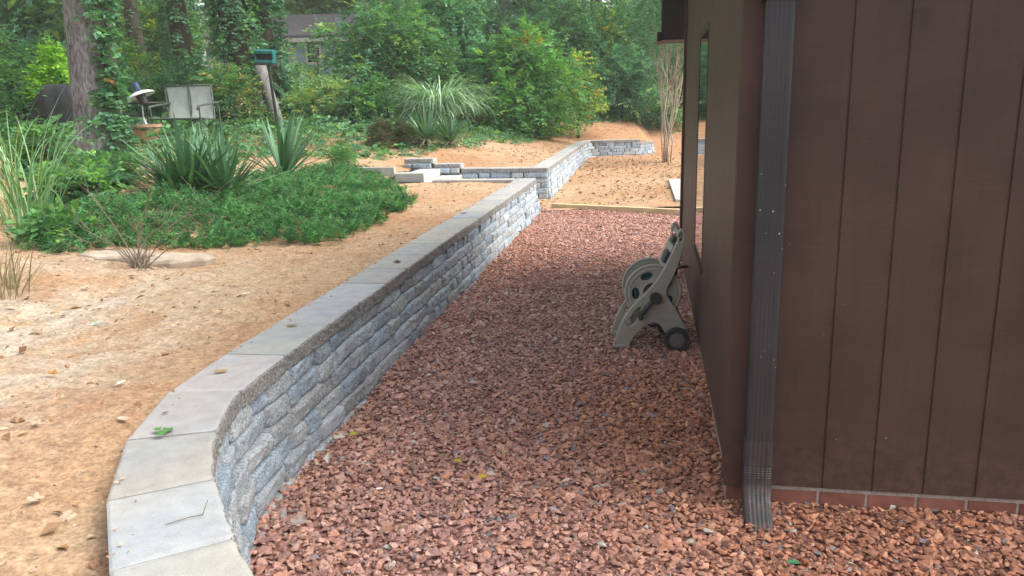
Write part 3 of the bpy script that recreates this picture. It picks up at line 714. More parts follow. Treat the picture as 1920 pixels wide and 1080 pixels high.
def flange(y, nm):
    holes = []
    for k_ in range(5):
        a_ = math.radians(40 + 72 * k_); px_, pz_ = hc[0] + .115 * math.cos(a_), hc[1] + .115 * math.sin(a_)
        hh = [(px_ + .040 * math.cos(t_) * -math.sin(a_) + .026 * math.sin(t_) * math.cos(a_), pz_ + .040 * math.cos(t_) * math.cos(a_) + .026 * math.sin(t_) * math.sin(a_)) for t_ in np.linspace(0, 2 * math.pi, 20, endpoint=False)]
        holes.append(hh)
    f = curve_plate(nm, circ(*hc, FR), holes, .012, .004, MAT['reel'], drum, Matrix.Translation((0, y, 0)))
    return f
RX = Matrix.Translation((hc[0], 0, hc[1])) @ Matrix.Rotation(math.pi / 2, 4, 'X')
mb = MB(); mb.lathe([(.075, -.125), (.075, .125)], 28, RX); drum = mb.build('drum', MAT['reel_dark'], hr)
flange(-.118, 'flange'); flange(.118, 'flange')
for y in (-.118, .118):
    mb = MB(); pr = []
    ringp = [(hc[0] + FR * math.cos(2 * math.pi * i / 48), y, hc[1] + FR * math.sin(2 * math.pi * i / 48)) for i in range(49)]
    mb.tube(ringp, .010, 8, False); mb.build('rim', MAT['reel'], drum, True)
for rr2 in (.155, .070):
    mb = MB(); mb.tube([(hc[0] + rr2 * math.cos(2 * math.pi * i / 48), -.124, hc[1] + rr2 * math.sin(2 * math.pi * i / 48)) for i in range(49)], .006, 6, False); mb.build('moulded_ring', MAT['reel'], drum, True)
hp = []
for lay, rad in enumerate((.092, .115, .138)):
    for i in range(8 * 24):
        a_ = 2 * math.pi * i / 24; y_ = -.10 + .20 * i / (8 * 24); y_ = y_ if lay % 2 == 0 else -y_
        hp.append((hc[0] + rad * math.cos(a_), y_, hc[1] + rad * math.sin(a_)))
mb = MB(); mb.tube(hp, .0125, 7); mb.build('hose', MAT['hose'], hr, True)
mb = MB(); mb.tube([(hc[0] + .12, .05, hc[1] + .02), (.20, .06, .42), (.195, .02, .50), (.185, .0, .62)], .0115, 8); mb.build('hose_end', MAT['hose'], hr, True)
mb = MB(); mb.tube([(hc[0] + .02, .0, hc[1] - .13), (-.02, .02, .12), (.03, -.02, .105), (.09, 0, .11), (.12, .04, .14)], .0115, 8); mb.build('hose_end', MAT['hose'], hr, True)
for (cx_, cz_) in ((583, 870),):
    for y in (-DW / 2 - .035, DW / 2 + .035):
        c_ = ((cx_ - 400) / 1000, y, (925 - cz_) / 1000); Mw = Matrix.Translation(c_) @ Matrix.Rotation(math.pi / 2, 4, 'X')
        mb = MB(); mb.lathe([(.052, -.02), (.078, -.022), (.083, -.016), (.083, .016), (.078, .022), (.052, .02)], 32, Mw); wh = mb.build('wheel', MAT['reel_dark'], hr)
        mb = MB(); mb.lathe([(.012, -.024), (.030, -.024), (.050, -.0205), (.050, .0205), (.030, .024), (.012, .024)], 24, Mw)
        for q_ in range(6):
            a_ = q_ * math.pi / 3; mb.bar(Vector(c_) + Vector((math.cos(a_) * .028, -.0235, math.sin(a_) * .028)), Vector(c_) + Vector((math.cos(a_) * .05, -.0225, math.sin(a_) * .05)), .010, .006)
        mb.build('hub', MAT['reel_hub'], wh)
mb = MB(); mb.tube([(.183, -DW / 2 - .03, .055), (.183, DW / 2 + .03, .055)], .010, 10); mb.build('axle', MAT['black_metal'], hr)
mb = MB(); mb.tube([(.2, -DW / 2, .745), (.2, DW / 2, .745)], .016, 12); mb.box((.128, 0, .60), (.02, DW - .04, .16), Matrix.Rotation(.42, 3, 'Y'), .004); mb.build('handle', MAT['reel'], hr)
mb = MB(); mb.box((.165, -.10, .715), (.03, .05, .035), Matrix.Rotation(.42, 3, 'Y'), .004); mb.build('catch', MAT['reel_dark'], hr); mb = MB(); mb.box((.115, -.08, .60), (.03, .12, .08), Matrix.Rotation(.42, 3, 'Y'), .004); mb.build('catch', MAT['reel_dark'], hr)
mb = MB(); mb.tube([(-.12, -DW / 2, .14), (-.12, DW / 2, .14)], .018, 10); mb.build('crossbar', MAT['reel'], hr); mb = MB(); mb.tube([(.18, -DW / 2, .17), (.18, DW / 2, .17)], .016, 10); mb.box((.21, 0, .13), (.02, DW - .04, .16), None, .004); mb.build('back_panel', MAT['reel'], hr)
mb = MB(); yk = -DW / 2 - .032; A_ = Vector(((440 - 400) / 1000, yk, (925 - 585) / 1000)); B_ = Vector(((340 - 400) / 1000, yk - .012, (925 - 700) / 1000))
mb.lathe([(.012, -.02), (.034, -.02), (.038, -.012), (.038, .03), (.012, .03)], 24, Matrix.Translation(A_) @ Matrix.Rotation(math.pi / 2, 4, 'X'))
dd = (B_ - A_); mb.bar(A_, B_, .048, .022, .006); mb.tube([B_ - Vector((0, -.01, 0)), B_ + Vector((0, -.07, 0))], [.014, .017], 12); mb.build('crank', MAT['reel_dark'], hr)
mb = MB(); mb.box((-.18, -DW / 2, .010), (.11, .055, .022), None, .005); mb.build('foot', MAT['reel'], hr); mb = MB(); mb.box((-.18, DW / 2, .010), (.11, .055, .022), None, .005); mb.build('foot', MAT['reel'], hr)

# ------------------------------------------------------------------ foliage tools
def norm(a): return a / np.maximum(np.linalg.norm(a, axis=-1, keepdims=True), 1e-9)
def leaf_geo(Pb, D, Nn, L, W, fold=.12, droop=.1):
    D = norm(D); S_ = norm(np.cross(D, Nn)); Nn = norm(np.cross(S_, D)); L = np.broadcast_to(L, len(Pb))[:, None]; W = np.broadcast_to(W, len(Pb))[:, None]
    m1 = Pb + D * L * .45 + Nn * L * fold * .5
    v = np.stack([Pb, m1 + S_ * W * .5, Pb + D * L - Nn * L * droop, m1 - S_ * W * .5], 1)
    return v.reshape(-1, 3), np.arange(len(Pb) * 4).reshape(-1, 4)
def pal(n, cols, wts=None, jit=.2, r=None):
    r = r or rng; c = np.array(cols) * np.array([1.75, 1.9, 1.8]) if np.array(cols)[:, 1].mean() > np.array(cols)[:, 0].mean() * 1.15 else np.array(cols); i = r.choice(len(c), n, p=np.array(wts) / sum(wts) if wts else None)
    return np.clip(c[i] * r.uniform(1 - jit, 1 + jit, (n, 1)), 0, 1)
def sprays(B, D, L, k, ll, lw, droop, cols, wts=None, jit=.2, r=None, spread=.85):
    """twigs at B along D carrying 2k leaves each; a colour per twig with jitter per leaf"""
    r = r or rng; n = len(B); D = norm(D); L = np.broadcast_to(L, n)
    upv = np.tile(np.array([[0, 0, 1.]]), (n, 1)); S_ = norm(np.cross(D, upv) + r.normal(0, .15, (n, 3))); Nn = norm(np.cross(S_, D))
    t = np.linspace(.12, 1, k)[None, :, None]
    pos = B[:, None] + D[:, None] * L[:, None, None] * t + np.array([0, 0, -1.]) * (droop * L[:, None, None] * t ** 2)
    P_, DD, NN = [], [], []
    for sg in (-1, 1):
        d = D[:, None] * .55 + S_[:, None] * sg * spread + r.normal(0, .28, (n, k, 3)) + np.array([0, 0, -.12])
        P_.append(pos.reshape(-1, 3)); DD.append(np.broadcast_to(d, (n, k, 3)).reshape(-1, 3)); NN.append((Nn[:, None] + r.normal(0, .35, (n, k, 3))).reshape(-1, 3))
    P_ = np.vstack(P_); DD = np.vstack(DD); NN = np.vstack(NN); m_ = len(P_)
    sz = r.uniform(.7, 1.25, m_); V, Fq = leaf_geo(P_, DD, NN, ll * sz, lw * sz)
    tc = pal(n, cols, wts, jit, r); c = np.tile(np.repeat(tc, k, 0), (2, 1)) * r.uniform(.85, 1.18, (m_, 1))
    return V, Fq, np.repeat(np.clip(c, 0, 1), 4, 0)
def join(parts):
    V, Fq, C_ = [], [], []; o = 0
    for v, f, c in parts: V.append(v); Fq.append(f + o); C_.append(c); o += len(v)
    return np.vstack(V), np.vstack(Fq), np.vstack(C_)
GREEN = [(.045, .10, .040), (.058, .135, .050), (.035, .085, .040), (.080, .165, .055), (.050, .115, .062)]
GW = [3, 3, 2, 1.5, 2]
COOL = [(.040, .105, .060), (.060, .145, .085), (.075, .17, .105), (.035, .085, .05)]
WARM = [(.085, .17, .03), (.13, .22, .035), (.06, .13, .035), (.22, .24, .03)]
LIME = [(.17, .30, .03), (.22, .36, .04), (.10, .20, .03)]
YEL = [(.38, .36, .05), (.30, .31, .06), (.18, .26, .05), (.40, .25, .09)]
def crown_geo(lobes, n, k, L, ll, lw, cols, wts=None, seed=0, droop=.3, shell=.45):
    """lobes: (x,y,z,rx,ry,rz); twigs start through each lobe's outer volume and point outward"""
    r = np.random.default_rng(seed); lob = np.array(lobes, float); vol = (lob[:, 3] * lob[:, 4] * lob[:, 5]) ** .67; ix = r.choice(len(lob), n, p=vol / vol.sum())
    u = norm(r.normal(size=(n, 3))); rad = r.uniform(shell, 1, (n, 1)) * (1 + .25 * r.normal(size=(n, 1)) * .5)
    B = lob[ix, :3] + u * rad * lob[ix, 3:]
    D = u * .8 + r.normal(0, .45, (n, 3)) + np.array([0, 0, .1])
    return sprays(B, D, L * r.uniform(.6, 1.3, n), k, ll, lw, droop, cols, wts, .25, r)
def rand_lobes(r, w_, d_, h0, h1, n, rr):
    out = []
    for i in range(n):
        z = r.uniform(h0, h1); tz_ = (z - h0) / (h1 - h0 + 1e-6); f = math.sin(math.pi * (.18 + .74 * tz_)) ; a_ = r.uniform(0, 6.283); q = math.sqrt(r.random()) * f
        s_ = rr * r.uniform(.65, 1.3); out.append((w_ * q * math.cos(a_), d_ * q * math.sin(a_), z, s_, s_, s_ * r.uniform(.6, .9)))
    return out
def branches_mb(mb, h, r0, lobes, lean=(0, 0), fork=.3, n=9):
    top = Vector((lean[0], lean[1], h)); rr = random.Random(int(h * 100))
    pts = [Vector((0, 0, -.15))] + [Vector((lean[0] * t + rr.uniform(-.04, .04), lean[1] * t + rr.uniform(-.04, .04), h * t)) for t in (.15, .35, .55, .8, 1)]
    mb.tube(pts, [r0 * 1.35, r0 * 1.05, r0 * .9, r0 * .75, r0 * .5, r0 * .2], 9)
    for L_ in lobes[:n]:
        e = Vector(L_[:3]); z = max(h * fork, min(e.z * .7, h * .9)); t = z / h; s_ = Vector((lean[0] * t, lean[1] * t, z)); m_ = (s_ + e) / 2 + Vector((0, 0, .12 * (e - s_).length))
        mb.tube([s_, m_, e], [r0 * .32, r0 * .2, r0 * .06], 6)
    return mb
def shrub(name, cat, label, x, y, w_, d_, h, nl, n, k, L, ll, lw, cols, wts=None, seed=0, trunk_r=.03, h0=.1, group=None, droop=.3, lobr=None, mat='leaf', tmat='dark_bark', z=None, shell=.45):
    r = random.Random(seed); lobes = rand_lobes(r, w_, d_, h * h0 + .1, h * .9, nl, lobr or min(w_, h / 2) * .5)
    root = empty(name, (x, y, (float(gz(x, y)) if z is None else z) - .02)); tag(root, label, cat, group)
    branches_mb(MB(), h * .8, trunk_r, lobes).build('trunk' if 'tree' in name else 'stem', MAT[tmat], root, True)
    V, Fq, C_ = crown_geo(lobes, n, k, L, ll, lw, cols, wts, seed, droop, shell)
    V[:, 2] = np.maximum(V[:, 2], .02)
    mesh_np('crown' if 'tree' in name else 'foliage', V, Fq, MAT[mat], root, C_)
    return root
def gp(px, Y): q = aty(px, 200, Y); return float(q[0]), float(q[1])

# ---- blades: yuccas, grasses
def blades(P_, A_, E_, L, W, curve, seg, cols, wts=None, r=None, fold=.25, tipw=.0):
    """strips: base P_, azimuth A_, elevation E_, length, width, curve = droop in radians along the blade"""
    r = r or rng; n = len(P_); t = np.linspace(0, 1, seg + 1); pos = np.zeros((n, seg + 1, 3)); pos[:, 0] = P_; el = np.array(E_, float).copy()
    L = np.broadcast_to(L, n); W = np.broadcast_to(W, n); cu = np.broadcast_to(curve, n)
    for i in range(seg):
        step_ = np.stack([np.cos(el) * np.cos(A_), np.cos(el) * np.sin(A_), np.sin(el)], -1) * (L / seg)[:, None]; pos[:, i + 1] = pos[:, i] + step_; el = el - cu / seg * (.4 + 1.2 * t[i])
    side = np.stack([-np.sin(A_), np.cos(A_), np.zeros(n)], -1); wv = W[:, None] * np.where(t < .25, .55 + 1.8 * t, 1) * (1 - np.clip((t - .3) / .7, 0, 1) ** 1.6 * (1 - tipw)); 
    l_ = pos + side[:, None] * wv[..., None] * .5 + np.array([0, 0, 1]) * (wv[..., None] * fold * .5); r_ = pos - side[:, None] * wv[..., None] * .5 + np.array([0, 0, 1]) * (wv[..., None] * fold * .5)
    V = np.stack([l_, pos, r_], 2).reshape(n, -1, 3); m_ = (seg + 1) * 3; fs = []
    for i in range(seg):
        for j in (0, 1): fs.append((i * 3 + j, i * 3 + j + 1, i * 3 + 3 + j + 1, i * 3 + 3 + j))
    Fq = (np.array(fs)[None] + (np.arange(n) * m_)[:, None, None]).reshape(-1, 4)
    return V.reshape(-1, 3), Fq, np.repeat(pal(n, cols, wts, .2, r), m_, 0)
YUC = [(.046, .102, .055), (.058, .122, .068), (.034, .080, .044), (.085, .155, .09)]
def yucca_geo(n, L, W, seed, c=(0, 0, 0), dead=0):
    r = np.random.default_rng(seed); a = r.uniform(0, 2 * np.pi, n); e = np.radians(np.clip(r.normal(41, 25, n), 2, 86)); P_ = np.array(c) + np.stack([np.cos(a) * .05, np.sin(a) * .05, .05 + .10 * r.random(n)], -1)
    g = [blades(P_, a, e, L * r.uniform(.75, 1.1, n), W * r.uniform(.8, 1.2, n), r.uniform(.05, .35, n), 5, YUC, None, r)]
    if dead:
        a = r.uniform(0, 2 * np.pi, dead); P_ = np.array(c) + np.stack([np.cos(a) * .05, np.sin(a) * .05, .03 + .08 * r.random(dead)], -1)
        g.append(blades(P_, a, np.radians(r.uniform(-15, 25, dead)), L * r.uniform(.5, .9, dead), W * .7, r.uniform(.2, .7, dead), 5, [(.36, .31, .2), (.26, .25, .15), (.2, .25, .14)], None, r))
    return join(g)
def yucca(px, py, n, L, W, seed, label, heads=((0, 0, 0),), dead=12):
    p = og(px, py); root = empty('yucca', (p[0], p[1], p[2] - .02)); tag(root, label, 'yucca')
    for i, h_ in enumerate(heads):
        V, Fq, C_ = yucca_geo(n, L * (1 - .06 * i), W, seed + i, h_, dead); mesh_np('rosette', V, Fq, MAT['blade'], root, C_)
    for h_ in heads: mb = MB(); mb.tube([(h_[0], h_[1], -.05), (h_[0], h_[1], h_[2] + .1)], [.05, .035], 8); mb.build('stem', MAT['twig'], root)
    return root
yucca(356, 376, 62, .84, .056, 1, 'wide many-headed clump of dark green yucca behind the juniper', ((0, 0, 0), (-.10, .28, .0), (.36, .05, .0), (.1, .35, .05), (-.10, -.12, 0)), 15)
yucca(532, 344, 46, .92, .062, 11, 'single broad-leaved yucca standing right of the large yucca clump', ((0, 0, .02),), 12)
yucca(800, 274, 60, .74, .045, 21, 'yucca with dry hanging leaves in front of the fountain grass', ((0, 0, .1), (.45, .25, .02)), 44)
yucca(722, 250, 42, .78, .045, 31, 'small spiky yucca left of the fountain grass', ((0, 0, .05),), 8)
def grass(px, py, n, L, W, seed, label, spread, cols, curve, el=(70, 12), off=0.):
    p = og(px, py); root = empty('ornamental_grass', (p[0], p[1], p[2] - .02)); tag(root, label, 'grass clump')
    r = np.random.default_rng(seed); a = r.uniform(0, 2 * np.pi, n); q = np.sqrt(r.random(n)) * spread; P_ = np.stack([np.cos(a) * q, np.sin(a) * q, np.zeros(n)], -1)
    g = blades(P_, a + r.normal(0, .5, n), np.radians(np.clip(r.normal(*el, n), 30, 89)), L * r.uniform(.55, 1.1, n), W * r.uniform(.7, 1.3, n), r.uniform(*curve, n), 9, cols, None, r)
    mesh_np('blades', *g[:2], MAT['blade'], root, g[2])
    return root
PG = [(.13, .215, .135), (.18, .27, .175), (.09, .155, .10), (.24, .31, .22)]
grass(822, 252, 1050, 2.0, .030, 41, 'big fountain of pale arching ornamental grass on the far bank', .26, PG, (1.9, 3.4), (80, 8))
grass(52, 425, 105, 1.28, .012, 42, 'tall pale green ornamental grass at the left edge before the tree', .22, [(.10, .19, .08), (.14, .24, .11), (.08, .15, .07), (.2, .24, .13)], (.4, 2.9), (79, 8))
grass(2, 545, 110, .50, .006, 43, 'dry straw-coloured grass tuft at the left edge of the bare soil', .16, [(.34, .27, .16), (.28, .22, .13), (.22, .22, .10)], (.4, 1.8), (70, 16))

# ---- creeping juniper
JP = [og(*q)[:2] for q in [(40, 478), (200, 470), (330, 462), (430, 470), (560, 462), (650, 448), (720, 420), (778, 382), (740, 352), (690, 322), (600, 318), (520, 340), (450, 352), (380, 372), (260, 385), (150, 400), (60, 440)]]
JPa = np.array(JP); X, Y = jitter(JPa[:, 0].min(), JPa[:, 0].max(), JPa[:, 1].min(), JPa[:, 1].max(), .06)
k = inside(X + vnoise(X, Y, 3, 31) * .55, Y + vnoise(X, Y, 3, 32) * .55, JP) & (vnoise(X, Y, 5.5, 35) + .5 > rng.random(len(X)) * .5); X, Y = X[k], Y[k]; ed = seg_dist(X, Y, np.vstack([JPa, JPa[:1]]))
hmp = np.clip(ed / .35, .12, 1) * np.clip(.075 + .17 * vnoise(X, Y, 2.0, 33) + .20 * vnoise(X, Y, 4.6, 34), .02, .26)
n = len(X); nb = 3; Xb = np.repeat(X, nb); Yb = np.repeat(Y, nb); hb = np.repeat(hmp, nb) * rng.uniform(.25, 1.05, n * nb)
B = np.stack([Xb, Yb, gz(Xb, Yb) + hb], -1); a = rng.uniform(0, 2 * np.pi, n * nb)
D = np.stack([np.cos(a) * .7, np.sin(a) * .7 - .15, rng.uniform(.35, 1.3, n * nb)], -1)
V, Fq, C_ = sprays(B, D, rng.uniform(.07, .15, n * nb), 9, .036, .010, .10, [(.043, .112, .050), (.060, .148, .062), (.098, .21, .09), (.030, .074, .038), (.12, .115, .065)], [3, 3, 2, 2, .5], .3, spread=.55)
jb = mesh_np('juniper', V, Fq, MAT['leaf'], None, C_); tag(jb, kind='stuff'); print('juniper', len(Fq))
def small_tuft(px, py, w_, h, n, cols, label, cat='shrub', name='shrub', ll=.04, lw=.012, k=6, L=.14, seed=1, **kw):
    p = og(px, py); return shrub(name, cat, label, p[0], p[1], w_, w_, h, 9, n, k, L, ll, lw, cols, None, seed, .015, z=p[2], **kw)
small_tuft(640, 318, .20, .34, 260, [(.06, .14, .05), (.08, .17, .06)], 'small upright juniper sprout behind the creeping juniper', seed=51)
small_tuft(740, 275, .62, .42, 900, [(.11, .10, .05), (.08, .12, .05), (.15, .10, .06), (.06, .10, .045)], 'low brownish heath-like shrub left of the dry-leaved yucca', seed=52, ll=.05, lw=.014, L=.18)

# ---- leafy weeds and vine patch around the big tree
for i, (px, py, w_, h, label) in enumerate([(150, 385, .42, .42, 'patch of broad-leaved weeds beside the pale ornamental grass'), (215, 345, .40, .32, 'low broad-leaved weed right at the foot of the big tree'), (95, 340, .40, .60, 'bushy weed between the grass and the big tree trunk'),
        (110, 462, .22, .20, 'sparse green weed left of the flat rocks')]):
    small_tuft(px, py, w_, h, 230 if i < 3 else 70, GREEN + [(.10, .2, .05)], label, 'weed', 'weed_plant', .07, .05, 4, .2, 60 + i)

# ---- dead twiggy shrub
p = og(262, 505); root = empty('dead_shrub', tuple(p)); tag(root, 'bare dead twiggy shrub in front of the flat rocks', 'dead shrub'); mb = MB(); r = random.Random(9)
tgt = [(151, 307), (294, 286), (449, 324), (399, 399), (138, 412), (105, 441), (268, 432), (250, 400), (330, 380)]
for q in tgt:
    e = aty(q[0], q[1], p[1] + r.uniform(-.1, .3)) - p; e = Vector(e); m1 = e * .4 + Vector((r.uniform(-.06, .06), r.uniform(-.05, .05), r.uniform(-.02, .06))); m2 = e * .72 + Vector((r.uniform(-.06, .06), 0, r.uniform(-.03, .05)))
    s_ = Vector((r.uniform(-.05, .05), r.uniform(-.04, .04), -.02)); mb.tube([s_, m1, m2, e], [.0045, .0038, .0028, .0012], 5)
    for j in range(4):
        b_ = m1.lerp(e, r.uniform(0, .8)); f = b_ + Vector((r.uniform(-.2, .2), r.uniform(-.12, .12), r.uniform(-.05, .2))); mb.tube([b_, (b_ + f) / 2 + Vector((0, 0, .02)), f], [.0028, .002, .001], 4)
for j in range(16):
    e = Vector((r.gauss(0, .14), r.gauss(0, .1), r.uniform(.04, .2))); mb.tube([Vector((r.gauss(0, .05), r.gauss(0, .04), -.01)), e * .6 + Vector((0, 0, .03)), e], [.004, .003, .001], 4)
mb.build('twigs', MAT['twig'], root)
# ---- flat rocks
for (px, py, sx, sy, lab) in ((322, 492, .30, .20, 'flat tan fieldstone slab behind the dead shrub'), (215, 487, .28, .13, 'long flat sandy stone left of the dead shrub, half buried')):
    p = og(px, py); bm = bmesh.new(); r = random.Random(int(px)); ring = []
    for kk in range(14):
        a_ = kk / 14 * 6.283; q = r.uniform(.82, 1.12); ring.append((math.cos(a_) * sx * q, math.sin(a_) * sy * q))
    lv = [[bm.verts.new((x * s_, y * s_, z + r.uniform(-.006, .006))) for x, y in ring] for s_, z in ((.98, -.06), (1.0, .012), (.93, .034), (.6, .046))]
    for A_, B_ in zip(lv[:-1], lv[1:]):
        for kk in range(14): bm.faces.new((A_[kk], A_[(kk + 1) % 14], B_[(kk + 1) % 14], B_[kk]))
    bm.faces.new(lv[-1]); me = bpy.data.meshes.new('flat_rock'); bm.to_mesh(me); bm.free(); me.materials.append(MAT['flat_rock']); o = bpy.data.objects.new('flat_rock', me); COL.objects.link(o); o.location = tuple(p); tag(o, lab, 'rock')

# ---- soil crumbs, leaf litter
X, Y = jitter(-7, 4.5, 1.2, 27, .16); dens = np.clip(6.0 / np.maximum(Y, 1.2), .25, 2.2)
X = np.repeat(X, 9); Y = np.repeat(Y, 9); X = X + rng.normal(0, .12, len(X)); Y = Y + rng.normal(0, .12, len(Y)); k = (rng.random(len(X)) < np.repeat(dens, 9) * .27) & inside(X, Y, UPPOLY) & (seg_dist(X, Y, WALLS[0]) > .33) & (seg_dist(X, Y, WALLS[1]) > .33); X, Y = X[k], Y[k]; n = len(X)
cc = pal(n, [(.43, .28, .18), (.38, .22, .13), (.48, .36, .25), (.30, .18, .11), (.50, .42, .33)], [3, 2, 2, 1, .5], .2)
tag(scatter_rocks('soil_crumbs', np.stack([X, Y, gzn(X, Y) + .001], -1), np.clip(rng.lognormal(math.log(.0075), .6, n), .003, .04), cc, MAT['clod'], rock_templates(8, 10, .7)), kind='stuff'); print('crumbs', n)
n = 420; t_ = rng.uniform(.4, LOW.L, n); o_ = .31 - np.abs(rng.normal(0, .045, n)); q_ = LOW.pos(t_) - LOW.nrm(t_) * o_[:, None]
tag(scatter_rocks('soil_spill', np.stack([q_[:, 0], q_[:, 1], np.full(n, ZC + .001)], -1), np.clip(rng.lognormal(math.log(.004), .5, n), .002, .012), pal(n, [(.43, .28, .18), (.38, .22, .13), (.48, .36, .25)], None, .2), MAT['clod'], rock_templates(8, 10, .6)), kind='stuff')
def leaf_litter(X, Y, Z, size, cols, wts, name):
    n = len(X); a = rng.uniform(0, 2 * np.pi, n); D = np.stack([np.cos(a), np.sin(a), rng.normal(.05, .22, n)], -1); Nn = np.stack([rng.normal(0, .35, n), rng.normal(0, .35, n), np.ones(n)], -1)
    s_ = size * rng.uniform(.5, 1.35, n); V, Fq = leaf_geo(np.stack([X, Y, Z], -1), D, Nn, s_, s_ * rng.uniform(.4, .7, n), .3, -.05)
    o = mesh_np(name, V, Fq, MAT['litter'], None, np.repeat(pal(n, cols, wts, .25), 4, 0)); tag(o, kind='stuff'); return o
LIT = [(.30, .18, .10), (.20, .11, .06), (.42, .30, .18), (.46, .38, .28), (.13, .08, .05), (.38, .22, .08)]
X, Y = jitter(-9, 6, 1.3, 30, .09); c = vnoise(X, Y, .45, 41) + vnoise(X, Y, 1.7, 42) * .5
far = np.clip((Y - 9) / 6, 0, 1) * .85; pr = np.clip(c * .9 - .13 + far * .5, 0, .9) * np.where(X < -2.2, 1.15, .6) + .03
k = (rng.random(len(X)) < pr) & inside(X, Y, UPPOLY) & (seg_dist(X, Y, WALLS[0]) > .31) & (seg_dist(X, Y, WALLS[1]) > .31); X, Y = X[k], Y[k]
leaf_litter(X, Y, gzn(X, Y) + .008, .06, LIT, [3, 2, 3, 2, 1, 1], 'leaf_litter'); print('litter', len(X))
X, Y = jitter(.5, 6, 12.4, 24, .12); k = (rng.random(len(X)) < np.clip(.5 + vnoise(X, Y, .8, 44) * 1.4, .05, .95)) & inside(X, Y, LOWPOLY); X, Y = X[k], Y[k]
leaf_litter(X, Y, lz(X, Y) + .01, .075, LIT, [2, 3, 1, .6, 2, 1], 'leaf_litter')
X, Y = jitter(-1.2, 3.5, 1.4, 11.8, .2); k = inside(X, Y, GP) & (rng.random(len(X)) < .16); X, Y = X[k], Y[k]
leaf_litter(X, Y, gv(X, Y) + .028, .042, [(.45, .38, .32), (.30, .2, .14), (.55, .5, .45), (.4, .3, .06), (.18, .2, .08)], [3, 3, 1.5, .7, .4], 'leaf_litter')

n = 150; t_ = rng.uniform(1.0, LOW.L, n); q_ = LOW.pos(t_) + LOW.nrm(t_) * (.10 + np.abs(rng.normal(0, .10, n)))[:, None]
leaf_litter(q_[:, 0], q_[:, 1], gv(q_[:, 0], q_[:, 1]) + .024, .05, [(.40, .33, .27), (.28, .19, .13), (.5, .44, .38), (.2, .15, .11)], [3, 3, 1.5, 1], 'leaf_litter')
# individual leaves that can be pointed at
def one_leaf(name, p, size, rz, col, label, lobes=0, curl=.25, tiltx=0.):
    bm = bmesh.new(); n = 24; ctr = bm.verts.new((0, 0, 0)); ring = []
    for i in range(n):
        a_ = 2 * math.pi * i / n; rr = (.55 + .45 * abs(math.cos(lobes * a_ / 2)) if lobes else 1.0); x = math.cos(a_) * rr; y = math.sin(a_) * rr * (.9 if lobes else .5); ring.append(bm.verts.new((x * size, y * size, curl * size * (y * y * 2.2 + x * x * .5 + .12 * math.sin(3 * a_)))))
    for i in range(n): bm.faces.new((ctr, ring[i], ring[(i + 1) % n]))
    ax = [bm.verts.new((-size * 1.5, .003, .1 * size)), bm.verts.new((-size * 1.5, -.001, .1 * size))]; bm.faces.new((ring[n // 2], ax[0], ax[1]))
    lay = bm.verts.layers.float_color.new('tint')
    for v in bm.verts: v[lay] = (*col, 1)
    me = bpy.data.meshes.new(name); bm.to_mesh(me); bm.free(); me.materials.append(MAT['litter']); o = bpy.data.objects.new(name, me); COL.objects.link(o); o.location = p; o.rotation_euler = (tiltx, 0, rz); tag(o, label, 'leaf'); return o
BR = (.27, .15, .05)
for (px, py, s_, rz, col, lab, lob) in ((414, 699, .028, .3, (.40, .24, .07), 'curled golden leaf on the cap stone nearest the bend of the wall', 0), (547, 613, .027, .1, BR, 'small brown curled leaf on the fourth cap stone past the wall bend', 0),
        (310, 777, .012, .8, (.1, .06, .04), 'tiny dark leaf scrap on the cap stone above the green sprig', 0), (745, 493, .03, .5, (.12, .07, .045), 'dark curled leaf on the cap beside the juniper end', 5), (869, 401, .04, .2, (.1, .065, .045), 'dark v-shaped leaf on the far half of the wall cap', 0),
        (560, 570, .012, .9, (.15, .1, .06), 'tiny brown leaf fragment on the cap midway along the near wall', 0)):
    p = at(px, py, ZC); one_leaf('fallen_leaf', (p[0], p[1], ZC + .006), s_, rz, col, lab, lob)
p = at(303, 815, ZC); root = empty('oak_sprig', (p[0], p[1], ZC + .008), .9); tag(root, 'fresh green oak leaf sprig lying on the curved cap stones', 'leaf')
for i, (dx, dy, rz, s_) in enumerate(((.022, .0, .3, .026), (-.016, -.02, 2.3, .02), (.0, .024, 1.3, .018))):
    o = one_leaf('leaf', (dx, dy, .003 * i), s_, rz, (.10, .24, .07), None, 5, .15); del o['category']; o.parent = root
p = at(355, 975, ZC); mb = MB(); mb.tube([(-.06, 0, .004), (0, .005, .006), (.035, .0, .006), (.055, .03, .03)], [.0015, .0015, .002, .001], 5); o = mb.build('twig', MAT['twig']); o.location = (p[0], p[1], ZC); o.rotation_euler.z = .5; tag(o, 'thin curled dry twig on the cap stone nearest the camera', 'twig')
for (px, py, s_, rz, col, lab, lob) in ((905, 899, .020, .4, (.50, .36, .03), 'bright yellow leaf on the gravel left of the downspout', 5), (664, 818, .022, .9, (.36, .38, .05), 'yellow-green leaf on the gravel close to the block wall', 5), (636, 825, .032, .2, (.55, .46, .40), 'pale lobed dry leaf on the gravel against the block wall', 5),
        (712, 921, .014, .1, (.8, .78, .74), 'white paper-like scrap lying on the near gravel', 0), (1487, 1060, .022, -.3, (.07, .25, .12), 'fresh green leaf on the gravel in front of the downspout elbow', 0), (1062, 905, .02, .7, (.5, .42, .36), 'pale curled dry leaf in the middle of the near gravel', 0),
        (560, 985, .035, .3, (.36, .3, .26), 'grey-brown dry leaf on the gravel at the near foot of the wall', 5)):
    p = at(px, py, .03); one_leaf('fallen_leaf', (p[0], p[1], p[2] + .012), s_, rz, col, lab, lob, .2, .1)
